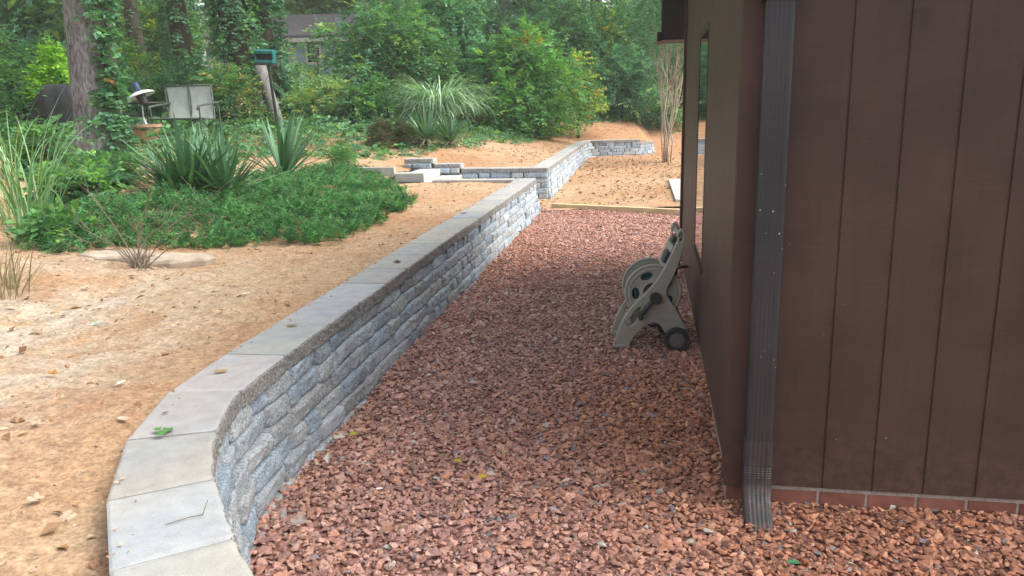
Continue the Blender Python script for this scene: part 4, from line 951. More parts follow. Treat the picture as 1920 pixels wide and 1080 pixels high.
for (px, py, s_, rz, col, lab, lob) in ((68, 942, .034, .7, (.50, .38, .28), 'large pale beige leaf on the soil at the lower left', 5), (180, 606, .035, .1, (.35, .52, .48), 'pale turquoise leaf scrap on the bare soil', 0), (462, 554, .035, .4, (.60, .56, .48), 'pale silvery leaf on the soil right of the rocks', 0), (232, 790, .035, -.4, (.55, .46, .36), 'pale leaf on the soil beside the bend of the cap stones', 0),
        (100, 706, .034, .3, (.40, .22, .07), 'orange-brown leaf on the soil near the left edge', 5), (228, 722, .03, 1.2, (.62, .58, .52), 'whitish leaf on the soil left of the wall bend', 0), (70, 803, .03, .2, (.50, .38, .26), 'tan leaf alone on the soil at left', 5), (160, 545, .035, .8, (.5, .42, .32), 'folded pale leaf below the half buried stone', 5)):
    p = og(px, py); one_leaf('fallen_leaf', (p[0], p[1], p[2] + .012), s_ * .75, rz, col, lab, lob, .35, .15)

# ------------------------------------------------------------------ things in the left yard
# big tree
tb = og(192, 302); root = empty('big_tree', tuple(tb)); tag(root, 'large grey-barked tree with a climbing vine on its right side', 'tree'); Yt = tb[1]
tp_ = np.array(aty(161, 0, Yt)) - tb; sc = Yt * 1.026 / F
V, Fq = [], []; nr, ns = 40, 28; rr_ = random.Random(2)
hT = 6.5
for i in range(nr):
    t = i / (nr - 1); z = hT * t - .1; cx_ = tp_[0] * z / tp_[2] * (1 if z < tp_[2] else 1); rad = (39 * sc) * (1 + .55 * math.exp(-max(z, 0) / .22)) * (1 - .22 * t)
    for k in range(ns):
        a_ = 2 * math.pi * k / ns; bump_ = 1 + .035 * mnoise.noise(Vector((math.cos(a_) * 3, math.sin(a_) * 3, z * .8))) + .10 * math.exp(-max(z, 0) / .3) * math.sin(a_ * 5 + 1) + .018 * math.sin(a_ * 14 + 3 * mnoise.noise(Vector((a_, z, 0))))
        V.append((cx_ + rad * bump_ * math.cos(a_), rad * bump_ * math.sin(a_), z))
for i in range(nr - 1):
    for k in range(ns): Fq.append((i * ns + k, i * ns + (k + 1) % ns, (i + 1) * ns + (k + 1) % ns, (i + 1) * ns + k))
mesh_np('trunk', V, Fq, MAT['bark'], root, smooth=True)
r = np.random.default_rng(5); lobes = rand_lobes(random.Random(4), 2.6, 2.2, 5.4, 8.5, 20, .9); lobes = [(l[0] + tp_[0] * 2, *l[1:]) for l in lobes]
g = crown_geo(lobes, 2600, 5, .5, .14, .07, GREEN, GW, 5, .3); mesh_np('crown', *g[:2], MAT['leaf'], root, g[2])
mb = MB()
for l in lobes[:10]: mb.tube([(tp_[0] * 2, 0, 5.2), ((l[0] + tp_[0] * 2) / 2, l[1] / 2, 6.1), l[:3]], [.12, .08, .02], 6)
mb.build('limbs', MAT['bark'], root)
n = 300; z = r.uniform(0, tp_[2] + .3, n); a = r.normal(-.5, .38, n); rad = 38 * sc * 1.02; 
B = np.stack([tp_[0] * z / tp_[2] + rad * np.cos(a) * (1 + .6 * np.exp(-z / .25)), rad * np.sin(a) * (1 + .6 * np.exp(-z / .25)), z], -1); k = r.random(n) < np.where(z < .7, 1, .62); B = B[k]; a = a[k]
D = np.stack([np.cos(a), np.sin(a), r.normal(-.1, .5, len(a))], -1)
g = sprays(B, D, .13, 3, .095, .07, .5, COOL + [(.10, .2, .11), (.34, .11, .04), (.07, .15, .06)], [2, 2, 2, 1, 1.5, .12, 1], .2, r); vn = mesh_np('vine', *g[:2], MAT['leaf'], root, g[2])
mb = MB()
for off in (.35, -.1): mb.tube([(tp_[0] * zz / tp_[2] + rad * 1.03 * math.cos(-.5 + off + .2 * math.sin(zz * 3)), rad * 1.03 * math.sin(-.5 + off + .2 * math.sin(zz * 3)), zz) for zz in np.linspace(.3, 2.6, 14)], .014, 6)
mb.build('vine_stem', MAT['twig'], root)

# covered grill
Yg = Yt + 3.2; gx_, gy_ = gp(112, Yg); gzz = float(gz(gx_, gy_)); sc = Yg * 1.03 / F
root = empty('covered_grill', (gx_, gy_, gzz), .35); tag(root, 'barbecue grill under a black cover left of the big tree', 'grill')
top = float(aty(100, 158, Yg)[2]) - gzz; W_ = 1.15
bm = bmesh.new(); secs = [(-.55, .55), (-.42, .95), (-.1, 1.0), (.12, .93), (.5, .62)]
nx_, nz_ = 15, 9; gridv = []
pf = [(-.30, 0), (-.31, .35), (-.30, .66), (-.22, .9), (-.05, 1.0), (.15, .97), (.28, .72), (.30, .35), (.31, 0)]
for i in range(nx_):
    u = i / (nx_ - 1) * 2 - 1; sh = 1 - .28 * max(0, abs(u) - .62) / .38
    ring = []
    for (y_, zf) in pf:
        zz = zf * top * (sh if zf > .6 else 1); wob = .025 * math.sin(u * 11 + zf * 4) * (1 - zf * .7); ring.append(bm.verts.new((u * W_ / 2 * (1 + .02 * math.sin(zf * 9)) * (1 - .42 * max(0, zf - .55) / .45), y_ + wob, zz)))
    gridv.append(ring)
for A_, B_ in zip(gridv[:-1], gridv[1:]):
    for j in range(len(pf) - 1): bm.faces.new((A_[j], A_[j + 1], B_[j + 1], B_[j]))
bm.faces.new(gridv[0]); bm.faces.new(gridv[-1][::-1])
me = bpy.data.meshes.new('cover'); bmesh.ops.recalc_face_normals(bm, faces=bm.faces); bm.to_mesh(me); bm.free(); me.materials.append(MAT['cover']); [setattr(p_, 'use_smooth', True) for p_ in me.polygons]; o = bpy.data.objects.new('cover', me); COL.objects.link(o); o.parent = root
for sx in (-.45, .45):
    mb = MB(); mb.lathe([(.02, -.02), (.08, -.02), (.08, .02), (.02, .02)], 16, Matrix.Translation((sx, -.33, .08)) @ Matrix.Rotation(math.pi / 2, 4, 'X')); mb.build('castor', MAT['black_metal'], root)

# terracotta pot with the dish pole
Yp = Yt + 2.6
def loc(px, py, Y): q = aty(px, py, Y); return q
sc = Yp * 1.03 / F; pb = loc(274, 259, Yp); gzp = float(gz(pb[0], pb[1])); zr = float(loc(274, 233, Yp)[2]); zb = min(gzp, float(loc(274, 259, Yp)[2]))
root = empty('terracotta_pot', (pb[0], pb[1], zb)); tag(root, 'round terracotta planter pot with a flared rim on the grass', 'plant pot'); h_ = zr - zb; R1 = 29 * sc; R0 = 19 * sc
mb = MB(); mb.lathe([(R0, 0), (R1 * .9, h_ * .82), (R1 * .97, h_ * .84), (R1, h_ * .86), (R1, h_), (R1 * .93, h_), (R1 * .88, h_ * .86), (R0 * .5, h_ * .84)], 32); mb.build('pot', MAT['terracotta'], root, False)
mb = MB(); mb.lathe([(.01, h_ * .85), (R1 * .86, h_ * .85), (R1 * .86, h_ * .87), (.01, h_ * .9)], 24); mb.build('soil', MAT['dark_bark'], root)
root = empty('feeder_pole', (pb[0], pb[1], zr - .06)); tag(root, 'leaning metal pole with a tilted white dish and blue cup, stuck in the terracotta pot', 'feeder pole')
v0 = Vector((0, 0, 0)); T_ = Vector(loc(263, 178, Yp)) - Vector((pb[0], pb[1], zr - .06)); mb = MB(); mb.tube([v0, T_], .014, 8); mb.build('pole', MAT['galv'], root)
tl = Matrix.Translation(T_ + Vector((0, 0, -.0))) @ Matrix.Rotation(math.radians(-20), 4, 'Y'); Rd = 25 * sc
mb = MB(); mb.lathe([(.02, .062), (Rd * .35, .056), (Rd * .7, .034), (Rd * .92, .004), (Rd, -.02), (Rd * .99, -.024), (Rd * .9, -.006), (Rd * .68, .024), (Rd * .3, .046), (.02, .052)], 28, tl); mb.build('dish', MAT['white_paint'], root, True)
mb = MB(); mb.lathe([(.02, -.17), (.07, -.16), (.09, .03), (.02, .04)], 16, tl); mb.build('baffle', MAT['black_metal'], root)
mb = MB(); mb.lathe([(.03, .07), (.048, .09), (.052, .20), (.035, .22), (.01, .225)], 16, tl); mb.build('cup', MAT['blue_plastic'], root)
mb = MB(); mb.lathe([(.09, 0), (.07, .03), (.018, .17), (.012, .18)], 14); mb.build('collar', MAT['galv'], root)
# patio table behind
Yq = Yp + 1.6; tx, ty = gp(272, Yq); tz_ = float(gz(tx, ty)); zt = float(loc(272, 192, Yq)[2]) - tz_; root = empty('patio_table', (tx, ty, tz_)); tag(root, 'black metal patio table with thin legs behind the terracotta pot', 'table')
R_ = 38 * Yq * 1.03 / F
mb = MB(); mb.lathe([(.02, zt - .03), (R_, zt - .03), (R_ + .012, zt - .015), (R_, zt), (.02, zt)], 32); mb.build('tabletop', MAT['black_metal'], root)
for i in range(4):
    a_ = i * math.pi / 2 + .5; mb = MB(); mb.tube([(R_ * .75 * math.cos(a_), R_ * .75 * math.sin(a_), zt - .03), (R_ * .6 * math.cos(a_), R_ * .6 * math.sin(a_), zt * .5), (R_ * .8 * math.cos(a_), R_ * .8 * math.sin(a_), 0)], .013, 7); mb.build('leg', MAT['black_metal'], root)
# dark stool/chair left of the table
cx_, cy_ = gp(246, Yq - .7); cz_ = float(gz(cx_, cy_)); root = empty('patio_chair', (cx_, cy_, cz_), .4); tag(root, 'low black metal chair seat between the tree and the terracotta pot', 'chair'); zs = max(.3, float(loc(246, 216, Yq - .7)[2]) - cz_)
mb = MB(); mb.box((0, 0, zs), (.42, .42, .05), None, .015); mb.build('seat', MAT['black_metal'], root)
for sx in (-.18, .18):
    for sy in (-.18, .18): mb = MB(); mb.tube([(sx, sy, 0), (sx * .9, sy * .9, zs - .02)], .012, 7); mb.build('leg', MAT['black_metal'], root)
mb = MB(); mb.tube([(-.19, .2, zs), (-.2, .27, zs + .38), (.2, .27, zs + .38), (.19, .2, zs)], .012, 7); mb.build('backrest', MAT['black_metal'], root)
# glider seat with two sling backs
Ys = Yp + 1.0; sx_, sy_ = gp(358, Ys); sz_ = float(gz(sx_, sy_)); sc = Ys * 1.03 / F
zs = max(.34, float(loc(352, 222, Ys)[2]) - sz_); ztp = float(loc(352, 160, Ys)[2]) - sz_
root = empty('patio_glider', (sx_, sy_, sz_), math.radians(-16)); tag(root, 'two-seat patio glider with pale sling backs and dark green frame', 'glider seat')
hw = 44 * sc / math.cos(.4)
bk = Vector((-.13, .14, ztp)) ; ft = Vector((0, -.02, zs))
for s0, s1 in ((-hw + .03, -.02), (.02, hw - .03)):
    mb = MB(); a0, a1 = ft + Vector((s0, 0, 0)), ft + Vector((s1, 0, 0)); b0, b1 = bk + Vector((s0, 0, -.02)), bk + Vector((s1, 0, -.02)); th = Vector((0, .012, .004))
    rows = []
    for j in range(7):
        t = j / 6; sag = Vector((0, .03 * math.sin(math.pi * t), 0)); rows.append([mb.bm.verts.new(a0.lerp(b0, t) + sag), mb.bm.verts.new(a1.lerp(b1, t) + sag), mb.bm.verts.new(a1.lerp(b1, t) + sag + th), mb.bm.verts.new(a0.lerp(b0, t) + sag + th)])
    for A_, B_ in zip(rows[:-1], rows[1:]):
        for j in range(4): mb.bm.faces.new((A_[j], A_[(j + 1) % 4], B_[(j + 1) % 4], B_[j]))
    mb.bm.faces.new(rows[0]); mb.bm.faces.new(rows[-1][::-1]); mb.build('backrest', MAT['sling'], root, False)
    mb = MB(); mb.box(((s0 + s1) / 2, -.26, zs), (s1 - s0, .48, .018), Matrix.Rotation(-.05, 3, 'X'), .005); mb.build('seat', MAT['sling'], root)
mb = MB()
for s_ in (-hw, 0, hw): mb.tube([(s_, -.50, zs + .01), (s_, -.02, zs - .02), (s_ - .02, .01, zs + .08), (s_ - .13, .14, ztp)], .016, 8)
mb.tube([(-hw - .13, .14, ztp), (hw - .13, .14, ztp)], .016, 8); mb.tube([(-hw, -.5, zs), (hw, -.5, zs)], .016, 8); mb.tube([(-hw, .1, .04), (hw, .1, .04)], .014, 8)
mb.build('frame', MAT['chair_frame'], root, True)
for s_ in (-hw - .02, hw + .02):
    mb = MB(); mb.tube([(s_, .12, zs + .28), (s_, -.2, zs + .25), (s_, -.48, zs + .22), (s_, -.52, zs + .15)], .020, 8); mb.build('armrest', MAT['chair_frame'], root, True)
    for y_ in (-.46, .1): mb = MB(); mb.tube([(s_, y_, 0), (s_, y_, zs + .22)], .015, 8); mb.build('leg', MAT['chair_frame'], root)

# bird feeder on black pole
Yf = og(521, 262)[1]; fx, fy = gp(520, Yf); fz = float(gz(fx, fy)); sc = Yf * 1.02 / F; root = empty('bird_feeder', (fx, fy, fz)); tag(root, 'green teal bird feeder box on a thin leaning black pole', 'bird feeder')
ft = Vector(loc(503, 122, Yf)) - Vector((fx, fy, fz)); mb = MB(); mb.tube([(0, 0, -.1), ft], 2.6 * sc, 8); mb.tube([ft * .9, ft * .87 + Vector((-.1, 0, -.12))], .006, 6); mb.build('pole', MAT['black_metal'], root)
o_ = ft + Vector((-4 * sc, 0, 0)); wf_, hf_ = 33 * sc, 25 * sc; Rm = Matrix.Rotation(math.radians(3), 3, 'Y')
mb = MB(); mb.box(o_ + Vector((0, .05, hf_ * .5)), (wf_ * .9, .12, hf_ * .6), Rm, .006); mb.build('hopper', MAT['reel_dark'], root)
mb = MB(); mb.box(o_ + Vector((0, .0, hf_ * .92)), (wf_, .30, hf_ * .22), Rm @ Matrix.Rotation(.15, 3, 'X'), .012); mb.build('roof', MAT['teal'], root)
mb = MB(); mb.box(o_ + Vector((0, -.05, hf_ * .22)), (wf_ * .98, .22, hf_ * .2), Rm, .008); mb.box(o_ + Vector((-wf_ * .46, 0, hf_ * .5)), (wf_ * .08, .2, hf_ * .75), Rm, .006); mb.box(o_ + Vector((wf_ * .46, 0, hf_ * .5)), (wf_ * .08, .2, hf_ * .75), Rm, .006); mb.build('housing', MAT['teal'], root)
mb = MB(); mb.box(o_ + Vector((0, -.04, hf_ * .03)), (wf_ * 1.0, .28, hf_ * .08), Rm, .006); mb.build('tray', MAT['reel_dark'], root)

# ------------------------------------------------------------------ grey house behind the trees
Yh = 34.
hA = aty(384, 79, Yh); hB_ = aty(655, 73, Yh); zg = 1.3; rt = aty(520, 34, Yh + 3); root = empty('grey_house', (hA[0], Yh, zg)); tag(root, 'blue-grey house with a dark roof half hidden behind the trees', 'house')
Lh = hB_[0] - hA[0] + 1.0; ze = hA[2] - zg
mb = MB(); mb.box((Lh / 2, 3, ze / 2 - .3), (Lh, 6, ze + .6)); mb.build('wall', MAT['grey_siding'], root)
mb = MB(); mb.box((Lh / 2, -.22, ze - .02), (Lh + .5, .05, .16)); mb.build('fascia', MAT['frame_white'], root)
mb = MB(); ov = .3; hz_ = rt[2] - zg
pts = [(-ov, -.2, ze + .05), (Lh + ov, -.2, ze + .05), (Lh + ov, 3, hz_), (-ov, 3, hz_), (-ov, 6.2, ze + .05), (Lh + ov, 6.2, ze + .05)]
vs = [mb.bm.verts.new(p_) for p_ in pts]; vs2 = [mb.bm.verts.new((p_[0], p_[1], p_[2] + .12)) for p_ in pts]
for f in ((0, 1, 2, 3), (3, 2, 5, 4)): mb.bm.faces.new([vs[i] for i in f]); mb.bm.faces.new([vs2[i] for i in f])
for a_, b_ in ((0, 1), (1, 2), (2, 5), (5, 4), (4, 3), (3, 0)): mb.bm.faces.new((vs[a_], vs[b_], vs2[b_], vs2[a_]))
mb.build('roof', MAT['roofing'], root)
wx0, wx1 = aty(575, 80, Yh)[0] - hA[0], aty(598, 80, Yh)[0] - hA[0]; wz0_, wz1_ = aty(590, 117, Yh)[2] - zg, aty(590, 82, Yh)[2] - zg
mb = MB()
for (a0, a1, b0, b1) in ((wx0 - .08, wx0, wz0_ - .08, wz1_ + .08), (wx1, wx1 + .08, wz0_ - .08, wz1_ + .08), (wx0, wx1, wz0_ - .08, wz0_), (wx0, wx1, wz1_, wz1_ + .08)): mb.box(((a0 + a1) / 2, -.03, (b0 + b1) / 2), (a1 - a0, .06, b1 - b0))
wn = mb.build('window', MAT['frame_white'], root); mb = MB(); mb.box(((wx0 + wx1) / 2, -.012, (wz0_ + wz1_) / 2), (wx1 - wx0, .02, wz1_ - wz0_)); mb.build('pane', MAT['pane'], wn)
q = aty(404, 90, Yh); mb = MB(); mb.box((q[0] - hA[0], -.06, q[2] - zg), (.36, .1, .36), None, .01); mb.build('vent_hood', MAT['orange_wood'], root)

# small grey posts
for (px, py0, py1, Y, lab) in ((4, 118, 142, 19, 'short grey post among the leaves at the left edge'), (1110, 158, 190, 26.5, 'thin grey fence post in the dark gap under the far shrubs')):
    x, y = gp(px, Y); zt = aty(px, py0, Y)[2]; z0 = float(gz(x, y)); mb = MB(); mb.tube([(0, 0, -.1), (0, 0, zt - z0)], .07 if px < 100 else .04, 10); o = mb.build('fence_post', MAT['galv']); o.location = (x, y, z0); tag(o, lab, 'post')

# ------------------------------------------------------------------ crepe myrtle
q = at(1248, 304, lz(0, 20) if False else .08); root = empty('crepe_myrtle_tree', (q[0], q[1], .05)); tag(root, 'multi-stemmed crepe myrtle with bare pale stems beside the house', 'tree'); mb = MB(); r = random.Random(12); tops = []
Ym = q[1]
for i in range(10):
    e = aty(1222 + i * 9 + r.uniform(-4, 4), 60 + r.uniform(-15, 15), Ym + r.uniform(-.8, .8)); e = Vector(e) - Vector((q[0], q[1], .05)); e.z = max(e.z, 3.0); b_ = Vector((r.uniform(-.11, .11), r.uniform(-.11, .11), -.05))
    ps = [b_] + [b_.lerp(e, t) + Vector((r.uniform(-.09, .09) - .12 * math.sin(math.pi * t) * (1 if e.x > 0 else -1) * .4, r.uniform(-.05, .05), 0)) for t in (.2, .4, .6, .8)] + [e]
    r0 = r.uniform(.014, .026); mb.tube(ps, [r0, r0 * .95, r0 * .85, r0 * .75, r0 * .6, r0 * .4], 7); tops.append(e)
    for j in range(7):
        b2 = ps[r.choice([2, 3, 3, 4, 4])]; f = b2 + Vector((r.uniform(-.45, .45), r.uniform(-.3, .3), r.uniform(.3, 1.0))); mb.tube([b2, b2.lerp(f, .5) + Vector((.03, 0, .03)), f], [r0 * .4, r0 * .3, .005], 5)
mb.build('trunk', MAT['pale_bark'], root, True)
lobes = [(t.x * 1.1 + r.uniform(-.3, .3), t.y * 1.2, t.z + r.uniform(.1, 1.0), .6, .6, .5) for t in tops]; g = crown_geo(lobes, 900, 5, .35, .07, .04, COOL, None, 77, .2); mesh_np('crown', *g[:2], MAT['leaf'], root, g[2])

# ------------------------------------------------------------------ shrubs and trees at the wood's edge
def fshrub(px, Y, wpx, toppy, label, cols, wts=None, ll=.11, lw=.06, n=900, k=5, L=.4, nl=16, seed=0, name='shrub', cat='shrub', droop=.3, h0=.0, lobr=None, trunk_r=.04, dfac=.8, shell=.45):
    x, y = gp(px, Y); s_ = Y * 1.02 / F; w_ = wpx * s_ / 2; h = float(aty(px, toppy, Y)[2]) - float(gz(x, y)); return shrub(name, cat, label, x, y, w_, w_ * dfac, h, nl, n, k, L, ll, lw, cols, wts, seed, trunk_r, h0, None, droop, lobr, shell=shell)
fshrub(30, Yg + 1.6, 190, 30, 'feathery compound-leaved shrub at the far left behind the grass', GREEN + COOL, None, .10, .034, 900, 8, .55, 18, 101, droop=.45)
fshrub(122, Yg + 1.3, 70, 88, 'bright lime-yellow leafed shrub just left of the big tree', LIME, None, .075, .045, 700, 5, .26, 14, 102)
fshrub(255, 19.5, 110, 90, 'yellow-green sapling right of the big tree behind the table', WARM + GREEN, None, .09, .05, 480, 5, .35, 12, 103)
fshrub(325, 18.8, 150, 118, 'leafy green shrub behind the patio glider', GREEN + COOL, None, .10, .055, 900, 5, .38, 16, 104)
fshrub(432, 17.6, 110, 140, 'tangled green and tan undergrowth right of the patio glider', GREEN + [(.2, .17, .08), (.1, .16, .06)], None, .09, .04, 700, 6, .38, 14, 105)
fshrub(600, 19.5, 150, 150, 'pale small-leaved shrub below the grey house window', [(.11, .19, .10), (.16, .25, .14), (.07, .14, .06), (.22, .22, .06)], None, .09, .035, 900, 6, .36, 16, 106)
fshrub(552, 25, 80, 118, 'yellowing shrub in front of the grey house window', WARM + GREEN, None, .12, .06, 260, 5, .4, 12, 107)
fshrub(735, 22, 180, 0, 'tall leafy tree with drooping sprays right of the grey house', GREEN + COOL + [(.15, .24, .08)], None, .13, .06, 2000, 6, .55, 30, 108, 'leafy_tree', 'tree', .6, .03, .75, .09)
fshrub(700, 19.3, 120, 165, 'low green shrub behind the small spiky yucca', GREEN, None, .10, .055, 600, 5, .35, 12, 109)
fshrub(845, 23.5, 130, -30, 'tall ivy-draped column-shaped tree behind the fountain grass', COOL + [(.08, .19, .115)], None, .10, .075, 2600, 5, .40, 34, 110, 'ivy_covered_tree', 'tree', .5, .0, .6, .12)
fshrub(985, 22.5, 190, 68, 'full bright green shrub in the middle of the far bank', [(.06, .15, .05), (.085, .19, .06), (.05, .12, .05), (.16, .25, .05)], [3, 3, 2, .6], .12, .065, 1900, 5, .42, 26, 111)
fshrub(985, 23.0, 50, 52, 'spindly sapling with yellow leaves topping the bright green shrub', YEL, None, .12, .055, 110, 4, .34, 6, 112, 'sapling', 'sapling', h0=.72)
fshrub(1085, 24.0, 80, 100, 'shrub with yellow and orange turning leaves beside the dark gap', YEL + GREEN + GREEN, None, .10, .05, 480, 5, .36, 12, 113, h0=.35)
fshrub(1075, 29, 230, -10, 'broad dark green tree behind the bright green shrub', COOL + GREEN, None, .14, .075, 2200, 5, .5, 30, 114, 'broadleaf_tree', 'tree', .35, .1, .8, .12)
fshrub(1165, 27.5, 120, 90, 'grey-green leaning shrub left of the crepe myrtle', COOL, None, .11, .05, 900, 6, .45, 18, 115)
fshrub(1215, 30, 150, -10, 'feathery light green tree behind the crepe myrtle', [(.09, .19, .12), (.12, .24, .15), (.06, .14, .08)], None, .12, .028, 1500, 9, .8, 22, 116, 'feathery_tree', 'tree', .5, .1, .9, .1)
fshrub(1135, 29.0, 70, 12, 'slender tree with golden yellow leaves near the roof edge', [(.30, .32, .05), (.2, .27, .05), (.36, .32, .06)] + GREEN, None, .12, .06, 300, 5, .4, 12, 117, 'slender_tree', 'tree', .3, .4)
fshrub(1235, 26.2, 90, 165, 'low variegated shrub at the foot of the crepe myrtle', COOL + [(.2, .28, .14)], None, .08, .045, 600, 5, .3, 12, 118)
fshrub(1320, 28.5, 160, 40, 'green shrub standing mostly behind the brown house', GREEN, None, .12, .06, 900, 5, .4, 16, 119)
fshrub(-90, 13, 160, -20, 'leafy sapling beyond the left edge of the yard', GREEN, None, .11, .05, 700, 6, .5, 16, 120, 'sapling', 'sapling', .4, .15)

fshrub(300, 31, 150, -20, 'tall sunlit yellow-green tree far behind the patio glider', WARM + GREEN, None, .17, .09, 1500, 5, .55, 26, 121, 'broadleaf_tree', 'tree', .3, .0, .75, .12)  # sunlit tone put into its warm leaf colours
fshrub(215, 34, 150, -20, 'tall pale green tree far behind the big tree', GREEN + WARM, None, .17, .09, 1500, 5, .55, 26, 122, 'broadleaf_tree', 'tree', .3, .0, .75, .12)
fshrub(60, 30, 190, -20, 'tall dark tree far behind the covered grill', GREEN + COOL, None, .17, .09, 1600, 5, .55, 26, 123, 'broadleaf_tree', 'tree', .3, .0, .75, .12)
fshrub(890, 34, 150, -20, 'tall dark tree between the ivy-draped tree and the grey trunk', GREEN + COOL, None, .17, .09, 1500, 5, .55, 26, 124, 'broadleaf_tree', 'tree', .3, .0, .75, .12)
fshrub(1010, 35, 150, -20, 'tall tree rising above the bright green shrub', GREEN + COOL, None, .17, .09, 1500, 5, .55, 26, 125, 'broadleaf_tree', 'tree', .3, .0, .75, .12)
fshrub(600, 26.5, 130, 48, 'thin airy sapling with sparse leaves in front of the grey house', GREEN + WARM, None, .12, .06, 170, 5, .45, 14, 126, 'sapling', 'sapling', .4, .1)
# ivy-clad trunks
def ivy_trunk(px0, px1, Y, wpx, label, seed, lean_from=0., ivy=1.0, bark='dark_bark', n=1300, basepy=None, cols=None, top=7.):
    x, y = gp(px1, Y); z0 = float(gz(x, y)); s_ = Y * 1.02 / F; dxt = (gp(px0, Y)[0] - x); ztop = top; r0 = wpx * s_ / 2; rr = np.random.default_rng(seed)
    root = empty('ivy_covered_tree' if ivy > .5 else 'wood_tree', (x, y, z0)); tag(root, label, 'tree'); zf = float(aty(px1, 0, Y)[2]) - z0; sl_ = dxt / zf
    mb = MB(); zs_ = np.linspace(-.2, ztop, 9); mb.tube([(sl_ * z + .04 * math.sin(z * 1.3 + seed), .04 * math.cos(z + seed), z) for z in zs_], [r0 * (1.15 - .5 * max(0, z) / ztop) for z in zs_], 12); mb.build('trunk', MAT[bark], root, True)
    if ivy > 0:
        z = rr.uniform(lean_from, ztop * .95, n); a = rr.uniform(0, 2 * np.pi, n); R_ = r0 * (1.08 + .35 * rr.random(n) + .25 * np.sin(z * 2.1 + seed) ** 2) * ivy
        B = np.stack([sl_ * z + R_ * np.cos(a), R_ * np.sin(a), z], -1); D = np.stack([np.cos(a), np.sin(a), rr.normal(-.3, .4, n)], -1)
        g = sprays(B, D, .16, 3, .095, .075, .5, cols or COOL + GREEN, None, .22, rr); mesh_np('ivy', *g[:2], MAT['leaf'], root, g[2])
    lobes = [(rr.normal(0, .9) + sl_ * ztop, rr.normal(0, .9), ztop + rr.uniform(-.8, 1.6), .9, .9, .7) for _ in range(7)]; g = crown_geo(lobes, 700, 5, .5, .15, .08, GREEN, GW, seed + 1, .3); mesh_np('crown', *g[:2], MAT['leaf'], root, g[2])
    return root
ivy_trunk(268, 272, 27, 26, 'dark straight trunk right of the big tree, deep in the wood', 131, ivy=.45, n=260)
ivy_trunk(352, 360, 22.5, 36, 'ivy-wrapped trunk left of the grey house', 132, n=1100)
ivy_trunk(452, 470, 18.5, 44, 'thick tree trunk shrouded in ivy left of the bird feeder', 133, n=1700, lean_from=.9)
ivy_trunk(508, 512, 19.2, 34, 'narrow dark ivy column directly behind the bird feeder', 134, n=1500, cols=[(.035, .09, .05), (.05, .12, .065), (.028, .07, .04)])
ivy_trunk(950, 955, 41, 26, 'grey trunk behind the bright green shrub at the top of the picture', 135, ivy=0, bark='bark')
ivy_trunk(1035, 1040, 43, 22, 'thin dark trunk right of the grey trunk, high behind the shrubs', 136, ivy=0)
ivy_trunk(225, 232, 23, 24, 'slim ivy-flecked trunk close behind the vine on the big tree', 137, ivy=.5, n=200)
# leaning bare grey trunk
p = og(526, 252); a_ = aty(488, 124, p[1] + .2); mb = MB(); L0 = Vector(a_) - Vector(p); mb.tube([(.02, 0, -.1), L0 * .35 + Vector((.01, 0, 0)), L0 * .7, L0], [.15, .13, .125, .12], 12); o = mb.build('leaning_stump', MAT['grey_wood'], None, True); o.location = tuple(p); tag(o, 'bare grey leaning dead trunk just behind the bird feeder pole', 'dead trunk')

# ------------------------------------------------------------------ ground ivy and the wood behind (uncountable)
X, Y = jitter(-14, 9, 10, 34, .13)
line = np.interp(X, [-14, -8, -6, -4.5, -3.2, -1.5, .3, 1.6, 3.2, 4.6, 9], [10.5, 11.0, 11.6, 13.0, 14.3, 16.0, 20.0, 24.0, 26.4, 26.2, 24.5]) + vnoise(X, Y, .7, 51) * 1.6
k = (Y > line) & (rng.random(len(X)) < .9); X, Y = X[k], Y[k]; n = len(X)
hh = np.clip((Y - line[k]) / 2.5, .15, 1) * (.14 + .28 * (vnoise(X, Y, .9, 52) + .5))
B = np.stack([X, Y, gz(X, Y) + hh * rng.uniform(.2, 1, n)], -1); a = rng.uniform(0, 2 * np.pi, n); D = np.stack([np.cos(a), np.sin(a), rng.uniform(-.1, .8, n)], -1)
g = sprays(B, D, .20, 3, .085, .07, .3, GREEN + COOL + [(.1, .19, .09)], None, .22); o = mesh_np('ivy_ground_cover', *g[:2], MAT['leaf'], None, g[2]); tag(o, kind='stuff'); print('ivy', len(g[1]))
r = np.random.default_rng(61)
lob = []
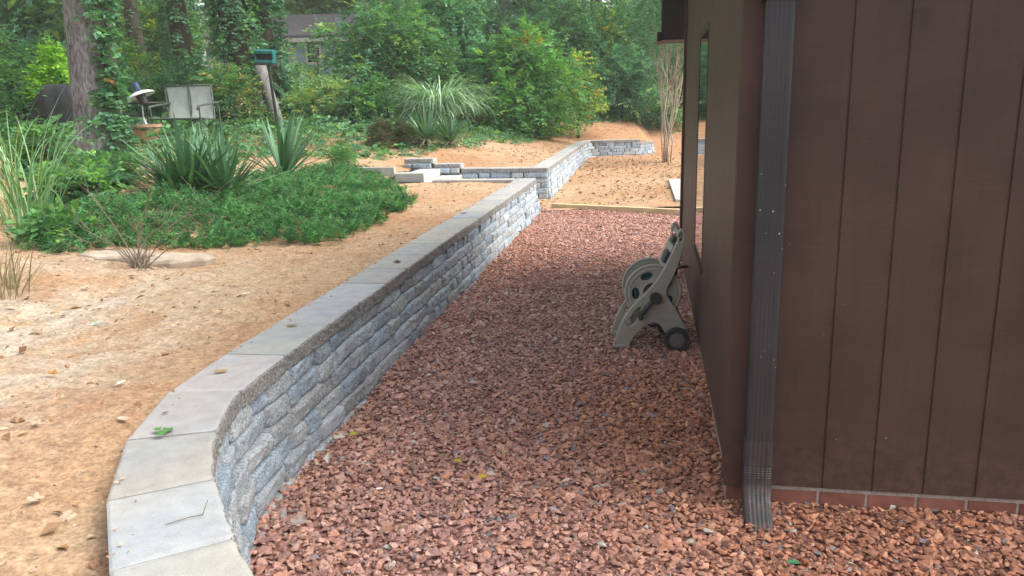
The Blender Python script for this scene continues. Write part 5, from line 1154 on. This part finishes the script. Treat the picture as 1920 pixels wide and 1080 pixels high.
for row, (Y0, n_) in enumerate(((31, 46), (37, 50), (44, 54), (54, 60), (66, 64), (80, 60))):
    for i in range(n_):
        x_ = r.uniform(-.72, .36) * Y0 * 1.05; y_ = Y0 + r.uniform(-2, 2); z_ = r.uniform(.8, 5.5 + .3 * Y0)
        if row == 0 and -12.6 < x_ < -4.8: y_ += 11
        if row == 1 and -14.5 < x_ < -5.5: y_ += 8
        s_ = r.uniform(1.1, 2.2) * (1 + max(0, Y0 - 44) * .018); lob.append((x_, y_, z_ + 1.2, s_, s_, s_ * .75))
g = crown_geo(lob, 42000, 4, .85, .36, .20, GREEN + COOL + [(.14, .2, .04), (.13, .2, .05), (.16, .22, .05)], None, 62, .3, .3); o = mesh_np('woodland', *g[:2], MAT['leaf'], None, g[2]); tag(o, kind='stuff'); print('wood', len(g[1]))  # the extra yellow-green tones paint sunlit glimpses into the leaf colour
mb = MB()
for i in range(26):
    x_ = r.uniform(-.6, .3) * 40; y_ = r.uniform(38, 56); mb.tube([(x_, y_, 1), (x_ + r.normal(0, .3), y_, 7), (x_ + r.normal(0, .5), y_, 15)], [.28, .22, .12], 8)
tag(mb.build('woodland_trunks', MAT['dark_bark']), kind='stuff')

# ------------------------------------------------------------------ added volume imitating a backlit lens veil over the yard and wood
mb = MB(); mb.box((0, 50, 17), (140, 150, 38)); hz_m = bpy.data.materials.new('lens_haze'); hz_m.use_nodes = True; ht = hz_m.node_tree; ht.nodes.remove(ht.nodes['Principled BSDF'])
pv = ht.nodes.new('ShaderNodeVolumePrincipled'); pv.inputs['Color'].default_value = (.93, .97, .95, 1); pv.inputs['Density'].default_value = .0016; pv.inputs['Anisotropy'].default_value = .2
ht.links.new(pv.outputs[0], ht.nodes['Material Output'].inputs['Volume']); tag(mb.build('lens_haze', hz_m), kind='stuff')
scene.cycles.volume_bounces = 1
# ------------------------------------------------------------------ kinds that repeat share a group
GR = {'leaf': 'fallen leaves lying about', 'yucca': 'yuccas in the yard', 'shrub': 'shrubs at the edge of the wood', 'tree': 'trees of the wood', 'retaining wall': 'block retaining walls', 'rock': 'flat stones beside the juniper',
      'weed': 'broad-leaved weeds', 'grass clump': 'ornamental grasses', 'post': 'grey posts', 'sapling': 'saplings at the edge of the wood', 'house': 'houses'}
for o in scene.objects:
    if o.parent is None and o.get('category') in GR and 'group' not in o: o['group'] = GR[o['category']]
